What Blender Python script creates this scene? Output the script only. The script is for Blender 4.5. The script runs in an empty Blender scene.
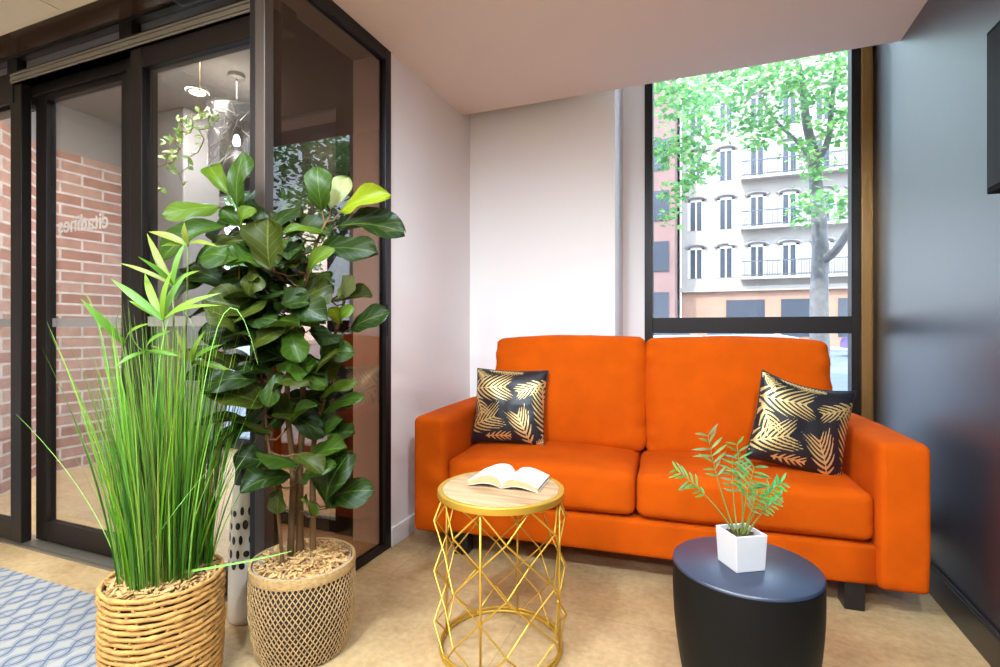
import bpy, bmesh, math, random
from math import sin, cos, pi, radians, sqrt
from mathutils import Vector, Matrix, noise as mnoise

SC = bpy.context.scene
COL = SC.collection
random.seed(7)

# ---------------------------------------------------------------- camera
FP, HZ, YAW = 517.5, 330.0, radians(21.7)
SN, CS = sin(YAW), cos(YAW)
cd = bpy.data.cameras.new('camera')
cam = bpy.data.objects.new('camera', cd)
COL.objects.link(cam)
cam.location = (0, 0, 1.0)
cam.rotation_euler = (pi / 2, 0, YAW)
cd.sensor_width = 36
cd.lens = 36 * FP / 1000
cd.shift_y = -0.0035
cd.clip_start = 0.02
cd.clip_end = 300
SC.camera = cam

SC.view_settings.view_transform = 'Standard'
SC.view_settings.look = 'None'
SC.view_settings.gamma = 1
SC.view_settings.exposure = 0.40
SC.view_settings.use_curve_mapping = False

# ---------------------------------------------------------------- sky and sun
w = bpy.data.worlds.new('sky')
SC.world = w
w.use_nodes = True
nt = w.node_tree
nt.nodes.clear()
out = nt.nodes.new('ShaderNodeOutputWorld')
bg = nt.nodes.new('ShaderNodeBackground')
tc = nt.nodes.new('ShaderNodeTexCoord')
sp = nt.nodes.new('ShaderNodeSeparateXYZ')
rp = nt.nodes.new('ShaderNodeValToRGB')
rp.color_ramp.elements[0].position = 0.45
rp.color_ramp.elements[0].color = (0.80, 0.88, 1.0, 1)
rp.color_ramp.elements[1].position = 1.0
rp.color_ramp.elements[1].color = (1.5, 2.0, 2.7, 1)     # overcast-bright: the zenith outshines the horizon
mp = nt.nodes.new('ShaderNodeMapRange')
mp.inputs['From Min'].default_value = -1
nt.links.new(tc.outputs['Generated'], sp.inputs[0])
nt.links.new(sp.outputs['Z'], mp.inputs['Value'])
nt.links.new(mp.outputs[0], rp.inputs[0])
nt.links.new(rp.outputs[0], bg.inputs['Color'])
bg.inputs['Strength'].default_value = 3.3
nt.links.new(bg.outputs[0], out.inputs[0])


def light(name, kind, loc, energy, color, target=None, **kw):
    d = bpy.data.lights.new(name, kind)
    d.energy = energy
    d.color = color
    for k, v in kw.items():
        setattr(d, k, v)
    o = bpy.data.objects.new(name, d)
    COL.objects.link(o)
    o.location = loc
    if target is not None:
        o.rotation_euler = (Vector(target) - Vector(loc)).to_track_quat('-Z', 'Y').to_euler()
    return o


light('sun', 'SUN', (0, 0, 30), 4.0, (1.0, 0.95, 0.86), target=(7, 18, 6), angle=radians(0.6))
WARM = (1.0, 0.96, 0.86)
NEUT = (0.84, 1.0, 1.14)
# soft area lamps added unseen above and behind the camera to light the lobby
light('ceiling_fill', 'AREA', (-1.05, 0.2, 2.26), 24, NEUT, target=(-1.05, 0.2, 0), shape='RECTANGLE', size=0.5, size_y=1.2)
for px_, py_ in ((-0.8, 0.15), (0.35, 0.15), (-0.8, -1.6), (0.35, -1.6)):
    light('lobby_fill_spot', 'SPOT', (px_, py_, 2.27), 150 if py_ > 0 else 170, NEUT, target=(px_, py_ + 0.3, 0), spot_size=radians(168), spot_blend=0.5, shadow_soft_size=0.06)  # unseen spots added over the lobby to brighten the walls
light('ceiling_fill', 'AREA', (-2.1, -0.5, 2.26), 50, WARM, target=(-2.1, -0.5, 0), shape='RECTANGLE', size=1.4, size_y=1.2)  # second unseen area lamp, added for the left of the lobby
for px_, py_ in ((-0.95, 1.45), (-0.2, 1.62), (0.45, 1.55)):
    light('downlight', 'SPOT', (px_, py_, 2.27), 9, WARM, target=(px_, py_ + 0.1, 0), spot_size=radians(120), spot_blend=0.7, shadow_soft_size=0.05)

# ---------------------------------------------------------------- helpers
def srgb(r, g, b):
    def f(c):
        c /= 255.0
        return c / 12.92 if c <= 0.04045 else ((c + 0.055) / 1.055) ** 2.4
    return (f(r), f(g), f(b), 1.0)


def P(px, py, d):
    """a point at distance d along the view axis"""
    xc = (px - 500) / FP * d
    zc = (HZ - py) / FP * d
    return Vector((xc * CS - d * SN, xc * SN + d * CS, 1.0 + zc))


def new_mat(name):
    m = bpy.data.materials.new(name)
    m.use_nodes = True
    return m, m.node_tree, m.node_tree.nodes['Principled BSDF']


def mat(name, col, rough=0.5, metal=0.0, var=0.0, vscale=8.0, bump=0.0, bscale=40.0, spec=None, sheen=0.0, coat=0.0, stretch=None, emit=None):
    m, nt, b = new_mat(name)
    b.inputs['Base Color'].default_value = col
    b.inputs['Roughness'].default_value = rough
    b.inputs['Metallic'].default_value = metal
    if spec is not None:
        b.inputs['Specular IOR Level'].default_value = spec
    if sheen:
        b.inputs['Sheen Weight'].default_value = sheen
        b.inputs['Sheen Roughness'].default_value = 0.4
        b.inputs['Sheen Tint'].default_value = col
    if coat:
        b.inputs['Coat Weight'].default_value = coat
        b.inputs['Coat Roughness'].default_value = rough if rough > 0.3 else 0.03
    if emit:
        b.inputs['Emission Color'].default_value = emit[0]
        b.inputs['Emission Strength'].default_value = emit[1]
    t = nt.nodes.new('ShaderNodeTexCoord')
    src = t.outputs['Object']
    if stretch:
        mpn = nt.nodes.new('ShaderNodeMapping')
        mpn.inputs['Scale'].default_value = stretch
        nt.links.new(src, mpn.inputs[0])
        src = mpn.outputs[0]
    if var:
        n = nt.nodes.new('ShaderNodeTexNoise')
        n.inputs['Scale'].default_value = vscale
        n.inputs['Detail'].default_value = 5
        nt.links.new(src, n.inputs['Vector'])
        r = nt.nodes.new('ShaderNodeValToRGB')
        r.color_ramp.elements[0].position = 0.3
        r.color_ramp.elements[1].position = 0.7
        r.color_ramp.elements[0].color = tuple(c * (1 - var) for c in col[:3]) + (1,)
        r.color_ramp.elements[1].color = tuple(min(1, c * (1 + var)) for c in col[:3]) + (1,)
        nt.links.new(n.outputs[0], r.inputs[0])
        nt.links.new(r.outputs[0], b.inputs['Base Color'])
    if bump:
        n = nt.nodes.new('ShaderNodeTexNoise')
        n.inputs['Scale'].default_value = bscale
        n.inputs['Detail'].default_value = 3
        nt.links.new(src, n.inputs['Vector'])
        bp = nt.nodes.new('ShaderNodeBump')
        bp.inputs['Strength'].default_value = bump
        bp.inputs['Distance'].default_value = 0.01
        nt.links.new(n.outputs[0], bp.inputs['Height'])
        nt.links.new(bp.outputs[0], b.inputs['Normal'])
    return m


def glass(name, tint, ior=1.5, rough=0.0, extra=0.0):
    """clear or tinted pane: passes light, mirrors by Fresnel"""
    m = bpy.data.materials.new(name)
    m.use_nodes = True
    nt = m.node_tree
    nt.nodes.clear()
    o = nt.nodes.new('ShaderNodeOutputMaterial')
    tr = nt.nodes.new('ShaderNodeBsdfTransparent')
    tr.inputs[0].default_value = tint
    gl = nt.nodes.new('ShaderNodeBsdfGlossy')
    gl.inputs['Roughness'].default_value = rough
    fr = nt.nodes.new('ShaderNodeFresnel')
    # same reflectance whether the ray meets the pane's outer or inner face
    ge = nt.nodes.new('ShaderNodeNewGeometry')
    mi = nt.nodes.new('ShaderNodeMapRange')
    mi.inputs['To Min'].default_value = ior
    mi.inputs['To Max'].default_value = 1.0 / ior
    nt.links.new(ge.outputs['Backfacing'], mi.inputs['Value'])
    nt.links.new(mi.outputs[0], fr.inputs[0])
    mx = nt.nodes.new('ShaderNodeMixShader')
    if extra:
        ad = nt.nodes.new('ShaderNodeMath')
        ad.operation = 'ADD'
        ad.inputs[1].default_value = extra
        nt.links.new(fr.outputs[0], ad.inputs[0])
        nt.links.new(ad.outputs[0], mx.inputs[0])
    else:
        nt.links.new(fr.outputs[0], mx.inputs[0])
    nt.links.new(tr.outputs[0], mx.inputs[1])
    nt.links.new(gl.outputs[0], mx.inputs[2])
    nt.links.new(mx.outputs[0], o.inputs[0])
    return m


def tag(o, label, cat, group=None, kind=None):
    o['label'] = label
    o['category'] = cat
    if group:
        o['group'] = group
    if kind:
        o['kind'] = kind
    return o


def empty(name, loc, rotz=0.0):
    o = bpy.data.objects.new(name, None)
    o.empty_display_size = 0.1
    COL.objects.link(o)
    o.location = loc
    o.rotation_euler = (0, 0, rotz)
    return o


class MB:
    """collects faces, links them as one mesh object"""
    def __init__(self):
        self.v, self.f, self.m, self.uv = [], [], [], {}
        self.mi = 0

    def vert(self, p):
        self.v.append((p[0], p[1], p[2]))
        return len(self.v) - 1

    def face(self, idx, uv=None):
        self.f.append(tuple(idx))
        self.m.append(self.mi)
        if uv:
            self.uv[len(self.f) - 1] = uv

    def box(self, x0, y0, z0, x1, y1, z1):
        a = [self.vert((x, y, z)) for z in (z0, z1) for y in (y0, y1) for x in (x0, x1)]
        for q in ((0, 2, 3, 1), (4, 5, 7, 6), (0, 1, 5, 4), (2, 6, 7, 3), (0, 4, 6, 2), (1, 3, 7, 5)):
            self.face([a[i] for i in q])

    def obox(self, c, ux, uy, uz):
        """oriented box from centre and half axes"""
        c, ux, uy, uz = Vector(c), Vector(ux), Vector(uy), Vector(uz)
        a = [self.vert(c + ux * i + uy * j + uz * k) for k in (-1, 1) for j in (-1, 1) for i in (-1, 1)]
        for q in ((0, 2, 3, 1), (4, 5, 7, 6), (0, 1, 5, 4), (2, 6, 7, 3), (0, 4, 6, 2), (1, 3, 7, 5)):
            self.face([a[i] for i in q])

    def prism(self, pts, z0, z1):
        n = len(pts)
        b = [self.vert((p[0], p[1], z0)) for p in pts]
        t = [self.vert((p[0], p[1], z1)) for p in pts]
        self.face(b[::-1])
        self.face(t)
        for i in range(n):
            j = (i + 1) % n
            self.face((b[i], b[j], t[j], t[i]))

    def tube(self, pts, rad, n=8, closed=False, caps=True):
        pts = [Vector(p) for p in pts]
        k = len(pts)
        rad = rad if isinstance(rad, (list, tuple)) else [rad] * k
        rings = []
        ref = None
        for i in range(k):
            if closed:
                t = pts[(i + 1) % k] - pts[i - 1]
            else:
                t = pts[min(i + 1, k - 1)] - pts[max(i - 1, 0)]
            if t.length < 1e-9:
                t = Vector((0, 0, 1))
            t.normalize()
            if ref is None:
                ref = Vector((0, 0, 1)) if abs(t.z) < 0.9 else Vector((1, 0, 0))
            u = (ref - t * ref.dot(t))
            if u.length < 1e-6:
                u = t.orthogonal()
            u.normalize()
            ref = u
            v = t.cross(u)
            rings.append([self.vert(pts[i] + (u * cos(2 * pi * a / n) + v * sin(2 * pi * a / n)) * rad[i]) for a in range(n)])
        for i in range(k if closed else k - 1):
            A, B = rings[i], rings[(i + 1) % k]
            for a in range(n):
                b = (a + 1) % n
                self.face((A[a], A[b], B[b], B[a]))
        if caps and not closed:
            self.face(rings[0][::-1])
            self.face(rings[-1])

    def lathe(self, prof, n=48, cx=0, cy=0, close=False):
        rings = []
        for r, z in prof:
            if r < 1e-6:
                rings.append([self.vert((cx, cy, z))])
            else:
                rings.append([self.vert((cx + r * cos(2 * pi * a / n), cy + r * sin(2 * pi * a / n), z)) for a in range(n)])
        for i in range(len(rings) - 1):
            A, B = rings[i], rings[i + 1]
            for a in range(n):
                b = (a + 1) % n
                if len(A) == 1:
                    self.face((A[0], B[b], B[a]))
                elif len(B) == 1:
                    self.face((A[a], A[b], B[0]))
                else:
                    self.face((A[a], A[b], B[b], B[a]))

    def soft(self, c, half, r, bulge=(0, 0, 0), n=14, wr=0.0, ws=6.0, seed=0.0):
        """rounded, crowned cushion block"""
        hx, hy, hz = half
        key = {}
        def par(t):
            return t
        def vid(i, j, k):
            if (i, j, k) in key:
                return key[(i, j, k)]
            u = Vector((2 * i / n - 1, 2 * j / n - 1, 2 * k / n - 1))
            # finer sampling towards the edges
            s = Vector([math.copysign(abs(t) ** 0.75, t) if abs(t) > 1e-9 else 0 for t in u])
            p = Vector((s.x * hx, s.y * hy, s.z * hz))
            q = Vector((max(-(hx - r), min(hx - r, p.x)), max(-(hy - r), min(hy - r, p.y)), max(-(hz - r), min(hz - r, p.z))))
            d = p - q
            if d.length > 1e-9:
                # project cube shell on the rounded shell
                d = d.normalized() * r
            p = q + d
            f = [max(0, 1 - s[a] ** 2) for a in range(3)]
            p.x += bulge[0] * math.copysign(1, s.x) * (abs(s.x) ** 3) * f[1] * f[2]
            p.y += bulge[1] * math.copysign(1, s.y) * (abs(s.y) ** 3) * f[0] * f[2]
            p.z += bulge[2] * math.copysign(1, s.z) * (abs(s.z) ** 3) * f[0] * f[1]
            if wr:
                nv = mnoise.noise_vector((p + Vector((seed, seed * 1.7, 0))) * ws)
                nv2 = mnoise.noise_vector((p + Vector((seed, seed * 1.7, 9))) * ws * 3)
                p = p + nv * wr + nv2 * wr * 0.4
            key[(i, j, k)] = self.vert(Vector(c) + p)
            return key[(i, j, k)]
        for a in range(n):
            for b in range(n):
                self.face((vid(a, b, 0), vid(a, b + 1, 0), vid(a + 1, b + 1, 0), vid(a + 1, b, 0)))
                self.face((vid(a, b, n), vid(a + 1, b, n), vid(a + 1, b + 1, n), vid(a, b + 1, n)))
                self.face((vid(a, 0, b), vid(a + 1, 0, b), vid(a + 1, 0, b + 1), vid(a, 0, b + 1)))
                self.face((vid(a, n, b), vid(a, n, b + 1), vid(a + 1, n, b + 1), vid(a + 1, n, b)))
                self.face((vid(0, a, b), vid(0, a, b + 1), vid(0, a + 1, b + 1), vid(0, a + 1, b)))
                self.face((vid(n, a, b), vid(n, a + 1, b), vid(n, a + 1, b + 1), vid(n, a, b + 1)))

    def build(self, name, mats, parent=None, smooth=False, loc=None, bevel=0.0, angle=None):
        me = bpy.data.meshes.new(name)
        me.from_pydata(self.v, [], self.f)
        if not isinstance(mats, (list, tuple)):
            mats = [mats]
        for m in mats:
            me.materials.append(m)
        me.polygons.foreach_set('material_index', self.m)
        me.polygons.foreach_set('use_smooth', [smooth] * len(self.f))
        if self.uv:
            ul = me.uv_layers.new(name='uv')
            for p in me.polygons:
                u = self.uv.get(p.index)
                if u:
                    for li, c in zip(p.loop_indices, u):
                        ul.data[li].uv = c
        me.update()
        o = bpy.data.objects.new(name, me)
        COL.objects.link(o)
        if parent is not None:
            o.parent = parent
        if loc is not None:
            o.location = loc
        if bevel:
            b = o.modifiers.new('bevel', 'BEVEL')
            b.width = bevel
            b.segments = 2
            b.limit_method = 'ANGLE'
            b.angle_limit = radians(40)
        if angle is not None:
            me.set_sharp_from_angle(angle=radians(angle))
        return o


def box_obj(name, x0, y0, z0, x1, y1, z1, m, parent=None, bevel=0.0):
    b = MB()
    b.box(x0, y0, z0, x1, y1, z1)
    return b.build(name, m, parent, bevel=bevel)


def struct(o, label, cat):
    return tag(o, label, cat, kind='structure')


# ---------------------------------------------------------------- materials
M = {}
M['white'] = mat('white_wall', srgb(240, 232, 229), 0.75, bump=0.03, bscale=120)
M['soffit'] = mat('soffit_paint', srgb(226, 208, 196), 0.8)
M['tile_ceiling'] = mat('ceiling_tile', srgb(226, 206, 176), 0.85)
M['navy'] = mat('navy_wall', srgb(20, 25, 36), 0.38, bump=0.04, bscale=8, spec=1.0, coat=0.35)
M['bronze'] = mat('bronze_metal', srgb(27, 20, 16), 0.42, metal=0.2, spec=0.35)
M['bronze_light'] = mat('bronze_trim', srgb(84, 74, 68), 0.42, metal=0.6)
M['brown_gloss'] = mat('brown_gloss_panel', srgb(86, 64, 46), 0.14, metal=0.35)
M['black_metal'] = mat('black_metal', srgb(22, 20, 22), 0.4, metal=0.3)
M['alu'] = mat('aluminium', srgb(160, 154, 142), 0.4, metal=0.8)
M['black'] = mat('black_paint', srgb(16, 16, 19), 0.35)
M['skirt_black'] = mat('black_skirting', srgb(18, 18, 22), 0.28)
M['pane'] = glass('clear_glass', (0.96, 0.98, 0.97, 1))
M['door_pane'] = glass('door_glass', (0.90, 0.89, 0.88, 1))
M['bronze_pane'] = glass('bronze_glass', (0.62, 0.50, 0.43, 1), extra=0.02)
M['plaster'] = mat('grey_plaster', srgb(138, 132, 129), 0.85)
M['orange'] = mat('orange_fabric', srgb(192, 77, 0), 0.9, var=0.09, vscale=9, bump=0.25, bscale=420, spec=0.12)
M['gold'] = mat('gold_metal', srgb(206, 164, 62), 0.42, metal=0.6)
M['matt_black'] = mat('matt_black_lacquer', srgb(11, 11, 12), 0.55, spec=0.2)
M['blue_sheen_top'] = mat('top_painted_sheen', srgb(36, 46, 68), 0.38, spec=1.0)  # black top; the window's blue reflection is put into its base colour
M['white_pot'] = mat('white_ceramic', srgb(208, 203, 202), 0.5)
M['soil'] = mat('soil', srgb(74, 52, 36), 0.95, var=0.4, vscale=120, bump=0.6, bscale=160)
M['paper'] = mat('paper', srgb(218, 210, 196), 0.8)
M['paper_edge'] = mat('paper_edge', srgb(192, 162, 116), 0.85, var=0.12, vscale=30, stretch=(1, 1, 30))
M['chips'] = mat('wood_chips', srgb(196, 154, 98), 0.8, var=0.35, vscale=60)
M['stone'] = mat('grey_pebble', srgb(120, 116, 116), 0.6)
M['rope'] = mat('water_hyacinth', srgb(190, 142, 76), 0.7, var=0.25, vscale=40, bump=0.4, bscale=160)
M['dark_liner'] = mat('dark_liner', srgb(52, 40, 30), 0.9)
M['strand'] = mat('seagrass_strand', srgb(182, 148, 100), 0.75, var=0.2, vscale=60)
M['weave_dark'] = mat('weave_dark', srgb(40, 32, 28), 0.85)
M['band'] = mat('plaited_band', srgb(182, 148, 96), 0.75, var=0.2, vscale=90, bump=0.5, bscale=180)
M['liner'] = mat('plastic_liner', srgb(176, 160, 150), 0.25)
M['bark'] = mat('fig_bark', srgb(98, 70, 36), 0.85, var=0.35, vscale=20, stretch=(1, 1, 0.15), bump=0.4, bscale=60)
M['twig'] = mat('fig_twig', srgb(150, 120, 70), 0.7)
M['vase_white'] = mat('vase_glaze', srgb(226, 218, 206), 0.4, bump=0.25, bscale=45)
M['vase_black'] = mat('vase_black', srgb(22, 22, 26), 0.35)
M['screen'] = mat('screen_black', srgb(8, 8, 10), 0.6, spec=0.2)
M['casing'] = mat('casing_black', srgb(10, 10, 11), 0.8, spec=0.15)


def floor_mat():
    m, nt, b = new_mat('tan_floor')
    t = nt.nodes.new('ShaderNodeTexCoord')
    n = nt.nodes.new('ShaderNodeTexNoise')
    n.inputs['Scale'].default_value = 5
    n.inputs['Detail'].default_value = 8
    n.inputs['Roughness'].default_value = 0.7
    n2 = nt.nodes.new('ShaderNodeTexNoise')
    n2.inputs['Scale'].default_value = 45
    n2.inputs['Detail'].default_value = 4
    mx = nt.nodes.new('ShaderNodeMath')
    mx.operation = 'ADD'
    ml = nt.nodes.new('ShaderNodeMath')
    ml.operation = 'MULTIPLY'
    ml.inputs[1].default_value = 0.5
    r = nt.nodes.new('ShaderNodeValToRGB')
    r.color_ramp.elements[0].position = 0.48
    r.color_ramp.elements[0].color = srgb(158, 128, 88)
    r.color_ramp.elements[1].position = 0.98
    r.color_ramp.elements[1].color = srgb(204, 174, 128)
    nt.links.new(t.outputs['Object'], n.inputs['Vector'])
    nt.links.new(t.outputs['Object'], n2.inputs['Vector'])
    nt.links.new(n2.outputs[0], ml.inputs[0])
    nt.links.new(n.outputs[0], mx.inputs[0])
    nt.links.new(ml.outputs[0], mx.inputs[1])
    nt.links.new(mx.outputs[0], r.inputs[0])
    # large slab joints
    br = nt.nodes.new('ShaderNodeTexBrick')
    br.inputs['Scale'].default_value = 1.0
    br.inputs['Brick Width'].default_value = 1.2
    br.inputs['Row Height'].default_value = 0.6
    br.inputs['Mortar Size'].default_value = 0.0025
    br.inputs['Color1'].default_value = (1, 1, 1, 1)
    br.inputs['Color2'].default_value = (0.94, 0.94, 0.94, 1)
    br.inputs['Mortar'].default_value = (0.80, 0.78, 0.74, 1)
    nt.links.new(t.outputs['Object'], br.inputs['Vector'])
    mm = nt.nodes.new('ShaderNodeMix')
    mm.data_type = 'RGBA'
    mm.blend_type = 'MULTIPLY'
    mm.inputs[0].default_value = 1
    nt.links.new(r.outputs[0], mm.inputs[6])
    nt.links.new(br.outputs[0], mm.inputs[7])
    nt.links.new(mm.outputs[2], b.inputs['Base Color'])
    b.inputs['Roughness'].default_value = 0.38
    return m


def brick_mat(name, c1, c2, mortar):
    m, nt, b = new_mat(name)
    t = nt.nodes.new('ShaderNodeTexCoord')
    br = nt.nodes.new('ShaderNodeTexBrick')
    br.inputs['Scale'].default_value = 1
    br.inputs['Brick Width'].default_value = 0.28
    br.inputs['Row Height'].default_value = 0.079
    br.inputs['Mortar Size'].default_value = 0.009
    br.inputs['Mortar Smooth'].default_value = 0.2
    br.inputs['Bias'].default_value = 0.1
    br.inputs['Color1'].default_value = c1
    br.inputs['Color2'].default_value = c2
    br.inputs['Mortar'].default_value = mortar
    nt.links.new(t.outputs['UV'], br.inputs['Vector'])
    n = nt.nodes.new('ShaderNodeTexNoise')
    n.inputs['Scale'].default_value = 14
    n.inputs['Detail'].default_value = 6
    nt.links.new(t.outputs['UV'], n.inputs['Vector'])
    r = nt.nodes.new('ShaderNodeValToRGB')
    r.color_ramp.elements[0].position = 0.3
    r.color_ramp.elements[0].color = (0.62, 0.6, 0.6, 1)
    r.color_ramp.elements[1].position = 0.7
    nt.links.new(n.outputs[0], r.inputs[0])
    mm = nt.nodes.new('ShaderNodeMix')
    mm.data_type = 'RGBA'
    mm.blend_type = 'MULTIPLY'
    mm.inputs[0].default_value = 0.8
    nt.links.new(br.outputs[0], mm.inputs[6])
    nt.links.new(r.outputs[0], mm.inputs[7])
    nt.links.new(mm.outputs[2], b.inputs['Base Color'])
    b.inputs['Roughness'].default_value = 0.85
    bp = nt.nodes.new('ShaderNodeBump')
    bp.invert = True
    bp.inputs['Strength'].default_value = 0.6
    bp.inputs['Distance'].default_value = 0.01
    nt.links.new(br.outputs['Fac'], bp.inputs['Height'])
    nt.links.new(bp.outputs[0], b.inputs['Normal'])
    return m


def pattern_tile_mat():
    """cement tiles with wavy ogee lines in blue and grey"""
    m, nt, b = new_mat('patterned_cement_tile')
    t = nt.nodes.new('ShaderNodeTexCoord')
    s = nt.nodes.new('ShaderNodeSeparateXYZ')
    nt.links.new(t.outputs['Object'], s.inputs[0])

    def mth(op, a, c=None):
        x = nt.nodes.new('ShaderNodeMath')
        x.operation = op
        for i, q in enumerate((a, c)):
            if q is None:
                continue
            if isinstance(q, (int, float)):
                x.inputs[i].default_value = q
            else:
                nt.links.new(q, x.inputs[i])
        return x.outputs[0]
    X, Y = s.outputs[0], s.outputs[1]
    # ogee: two families of sine lines weaving past each other
    amp = 0.5
    k = 2 * pi / 0.135
    a1 = mth('MULTIPLY', mth('SINE', mth('MULTIPLY', Y, k)), 0.25)
    u = mth('MULTIPLY', X, 1 / 0.043)
    fa = mth('ABSOLUTE', mth('SUBTRACT', mth('FRACT', mth('ADD', mth('MULTIPLY', u, 0.5), a1)), 0.5))
    fb = mth('ABSOLUTE', mth('SUBTRACT', mth('FRACT', mth('SUBTRACT', mth('MULTIPLY', u, 0.5), a1)), 0.5))
    d = mth('MINIMUM', fa, fb)
    r = nt.nodes.new('ShaderNodeValToRGB')
    e = r.color_ramp.elements
    e[0].position = 0.0
    e[0].color = srgb(84, 96, 116)
    e[1].position = 0.05
    e[1].color = srgb(104, 114, 130)
    for pos, c in ((0.065, srgb(146, 150, 156)), (0.11, srgb(150, 153, 158)), (0.125, srgb(122, 132, 146)), (0.15, srgb(124, 134, 147)), (0.17, srgb(158, 159, 161)), (0.25, srgb(168, 165, 158))):
        q = e.new(pos)
        q.color = c
    nt.links.new(d, r.inputs[0])
    br = nt.nodes.new('ShaderNodeTexBrick')
    br.offset = 0
    br.inputs['Scale'].default_value = 1
    br.inputs['Brick Width'].default_value = 0.26
    br.inputs['Row Height'].default_value = 0.26
    br.inputs['Mortar Size'].default_value = 0.002
    br.inputs['Color1'].default_value = (1, 1, 1, 1)
    br.inputs['Color2'].default_value = (0.93, 0.93, 0.94, 1)
    br.inputs['Mortar'].default_value = (0.7, 0.68, 0.66, 1)
    nt.links.new(t.outputs['Object'], br.inputs['Vector'])
    mm = nt.nodes.new('ShaderNodeMix')
    mm.data_type = 'RGBA'
    mm.blend_type = 'MULTIPLY'
    mm.inputs[0].default_value = 1
    nt.links.new(r.outputs[0], mm.inputs[6])
    nt.links.new(br.outputs[0], mm.inputs[7])
    nt.links.new(mm.outputs[2], b.inputs['Base Color'])
    b.inputs['Roughness'].default_value = 0.45
    return m


def wood_top_mat():
    m, nt, b = new_mat('whitewashed_wood')
    t = nt.nodes.new('ShaderNodeTexCoord')
    mpn = nt.nodes.new('ShaderNodeMapping')
    mpn.inputs['Scale'].default_value = (3, 22, 3)
    mpn.inputs['Rotation'].default_value = (0, 0, 0.5)
    n = nt.nodes.new('ShaderNodeTexNoise')
    n.inputs['Scale'].default_value = 2.2
    n.inputs['Detail'].default_value = 7
    r = nt.nodes.new('ShaderNodeValToRGB')
    r.color_ramp.elements[0].position = 0.3
    r.color_ramp.elements[0].color = srgb(150, 116, 80)
    r.color_ramp.elements[1].position = 0.62
    r.color_ramp.elements[1].color = srgb(194, 162, 124)
    nt.links.new(t.outputs['Object'], mpn.inputs[0])
    nt.links.new(mpn.outputs[0], n.inputs['Vector'])
    nt.links.new(n.outputs[0], r.inputs[0])
    nt.links.new(r.outputs[0], b.inputs['Base Color'])
    b.inputs['Roughness'].default_value = 0.5
    return m


def leaf_mat(name, rough=0.38, trans=0.25, veins=True):
    """leaf: the leaf's own tint from a colour attribute, paler veins from its uv"""
    m, nt, b = new_mat(name)
    a = nt.nodes.new('ShaderNodeAttribute')
    a.attribute_name = 'tint'
    col = a.outputs['Color']
    if veins:
        t = nt.nodes.new('ShaderNodeTexCoord')
        s = nt.nodes.new('ShaderNodeSeparateXYZ')
        nt.links.new(t.outputs['UV'], s.inputs[0])

        def mth(op, x, y=None):
            q = nt.nodes.new('ShaderNodeMath')
            q.operation = op
            for i, c in enumerate((x, y)):
                if c is None:
                    continue
                if isinstance(c, (int, float)):
                    q.inputs[i].default_value = c
                else:
                    nt.links.new(c, q.inputs[i])
            return q.outputs[0]
        v = mth('ABSOLUTE', mth('SUBTRACT', s.outputs[0], 0.5))
        mid = mth('LESS_THAN', v, 0.022)
        side = mth('LESS_THAN', mth('FRACT', mth('MULTIPLY', mth('SUBTRACT', s.outputs[1], mth('MULTIPLY', v, 0.55)), 7.0)), 0.10)
        fac = mth('MAXIMUM', mid, mth('MULTIPLY', side, 0.55))
        mm = nt.nodes.new('ShaderNodeMix')
        mm.data_type = 'RGBA'
        mm.blend_type = 'ADD'
        nt.links.new(mth('MULTIPLY', fac, 0.5), mm.inputs[0])
        nt.links.new(col, mm.inputs[6])
        mm.inputs[7].default_value = (0.10, 0.14, 0.03, 1)
        col = mm.outputs[2]
        bp = nt.nodes.new('ShaderNodeBump')
        bp.invert = True
        bp.inputs['Strength'].default_value = 0.5
        bp.inputs['Distance'].default_value = 0.004
        nt.links.new(fac, bp.inputs['Height'])
        nt.links.new(bp.outputs[0], b.inputs['Normal'])
    nt.links.new(col, b.inputs['Base Color'])
    b.inputs['Roughness'].default_value = rough
    tr = nt.nodes.new('ShaderNodeBsdfTranslucent')
    nt.links.new(col, tr.inputs[0])
    mx = nt.nodes.new('ShaderNodeMixShader')
    mx.inputs[0].default_value = trans
    o = nt.nodes['Material Output']
    nt.links.new(b.outputs[0], mx.inputs[1])
    nt.links.new(tr.outputs[0], mx.inputs[2])
    nt.links.new(mx.outputs[0], o.inputs[0])
    return m


M['floor'] = floor_mat()
M['brick'] = brick_mat('red_brick', srgb(158, 106, 88), srgb(184, 146, 130), srgb(206, 196, 188))
M['tile'] = pattern_tile_mat()
M['wood_top'] = wood_top_mat()
M['fig_leaf'] = leaf_mat('fig_leaf', 0.40, 0.18)
M['fig_leaf'].node_tree.nodes['Principled BSDF'].inputs['Specular IOR Level'].default_value = 0.22
M['grass'] = leaf_mat('grass_blade', 0.5, 0.25, veins=False)
M['tree_leaf'] = leaf_mat('tree_leaf', 0.6, 0.45, veins=False)


def set_tint(o, cols):
    """per-vertex tint (one colour per leaf)"""
    at = o.data.color_attributes.new('tint', 'FLOAT_COLOR', 'POINT')
    flat = []
    for c in cols:
        flat.extend((c[0], c[1], c[2], 1.0))
    at.data.foreach_set('color', flat)


# ---------------------------------------------------------------- the room
XL, XR = -1.352, 0.80          # left white wall, right navy wall
YB, YW = 2.897, 3.20           # back wall, window plane
ZC = 2.28                      # ceiling
b = MB()
b.box(-6.0, -3.0, -0.12, XR + 0.1, 3.32, 0.0)
struct(b.build('floor', M['floor']), 'tan stone floor of the lobby and the entrance', 'floor')
box_obj('floor_tiles', -6.0, -3.0, 0.0, -1.60, 1.245, 0.004, M['tile'])
struct(bpy.data.objects['floor_tiles'], 'patterned cement tiles in pale blue and grey waves, lower left', 'floor')

box_obj('ceiling', XL - 0.02, -3.0, ZC, XR, 2.786, 3.45, M['soffit'])
struct(bpy.data.objects['ceiling'], 'plain lowered ceiling in warm off-white over the sofa', 'ceiling')
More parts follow.
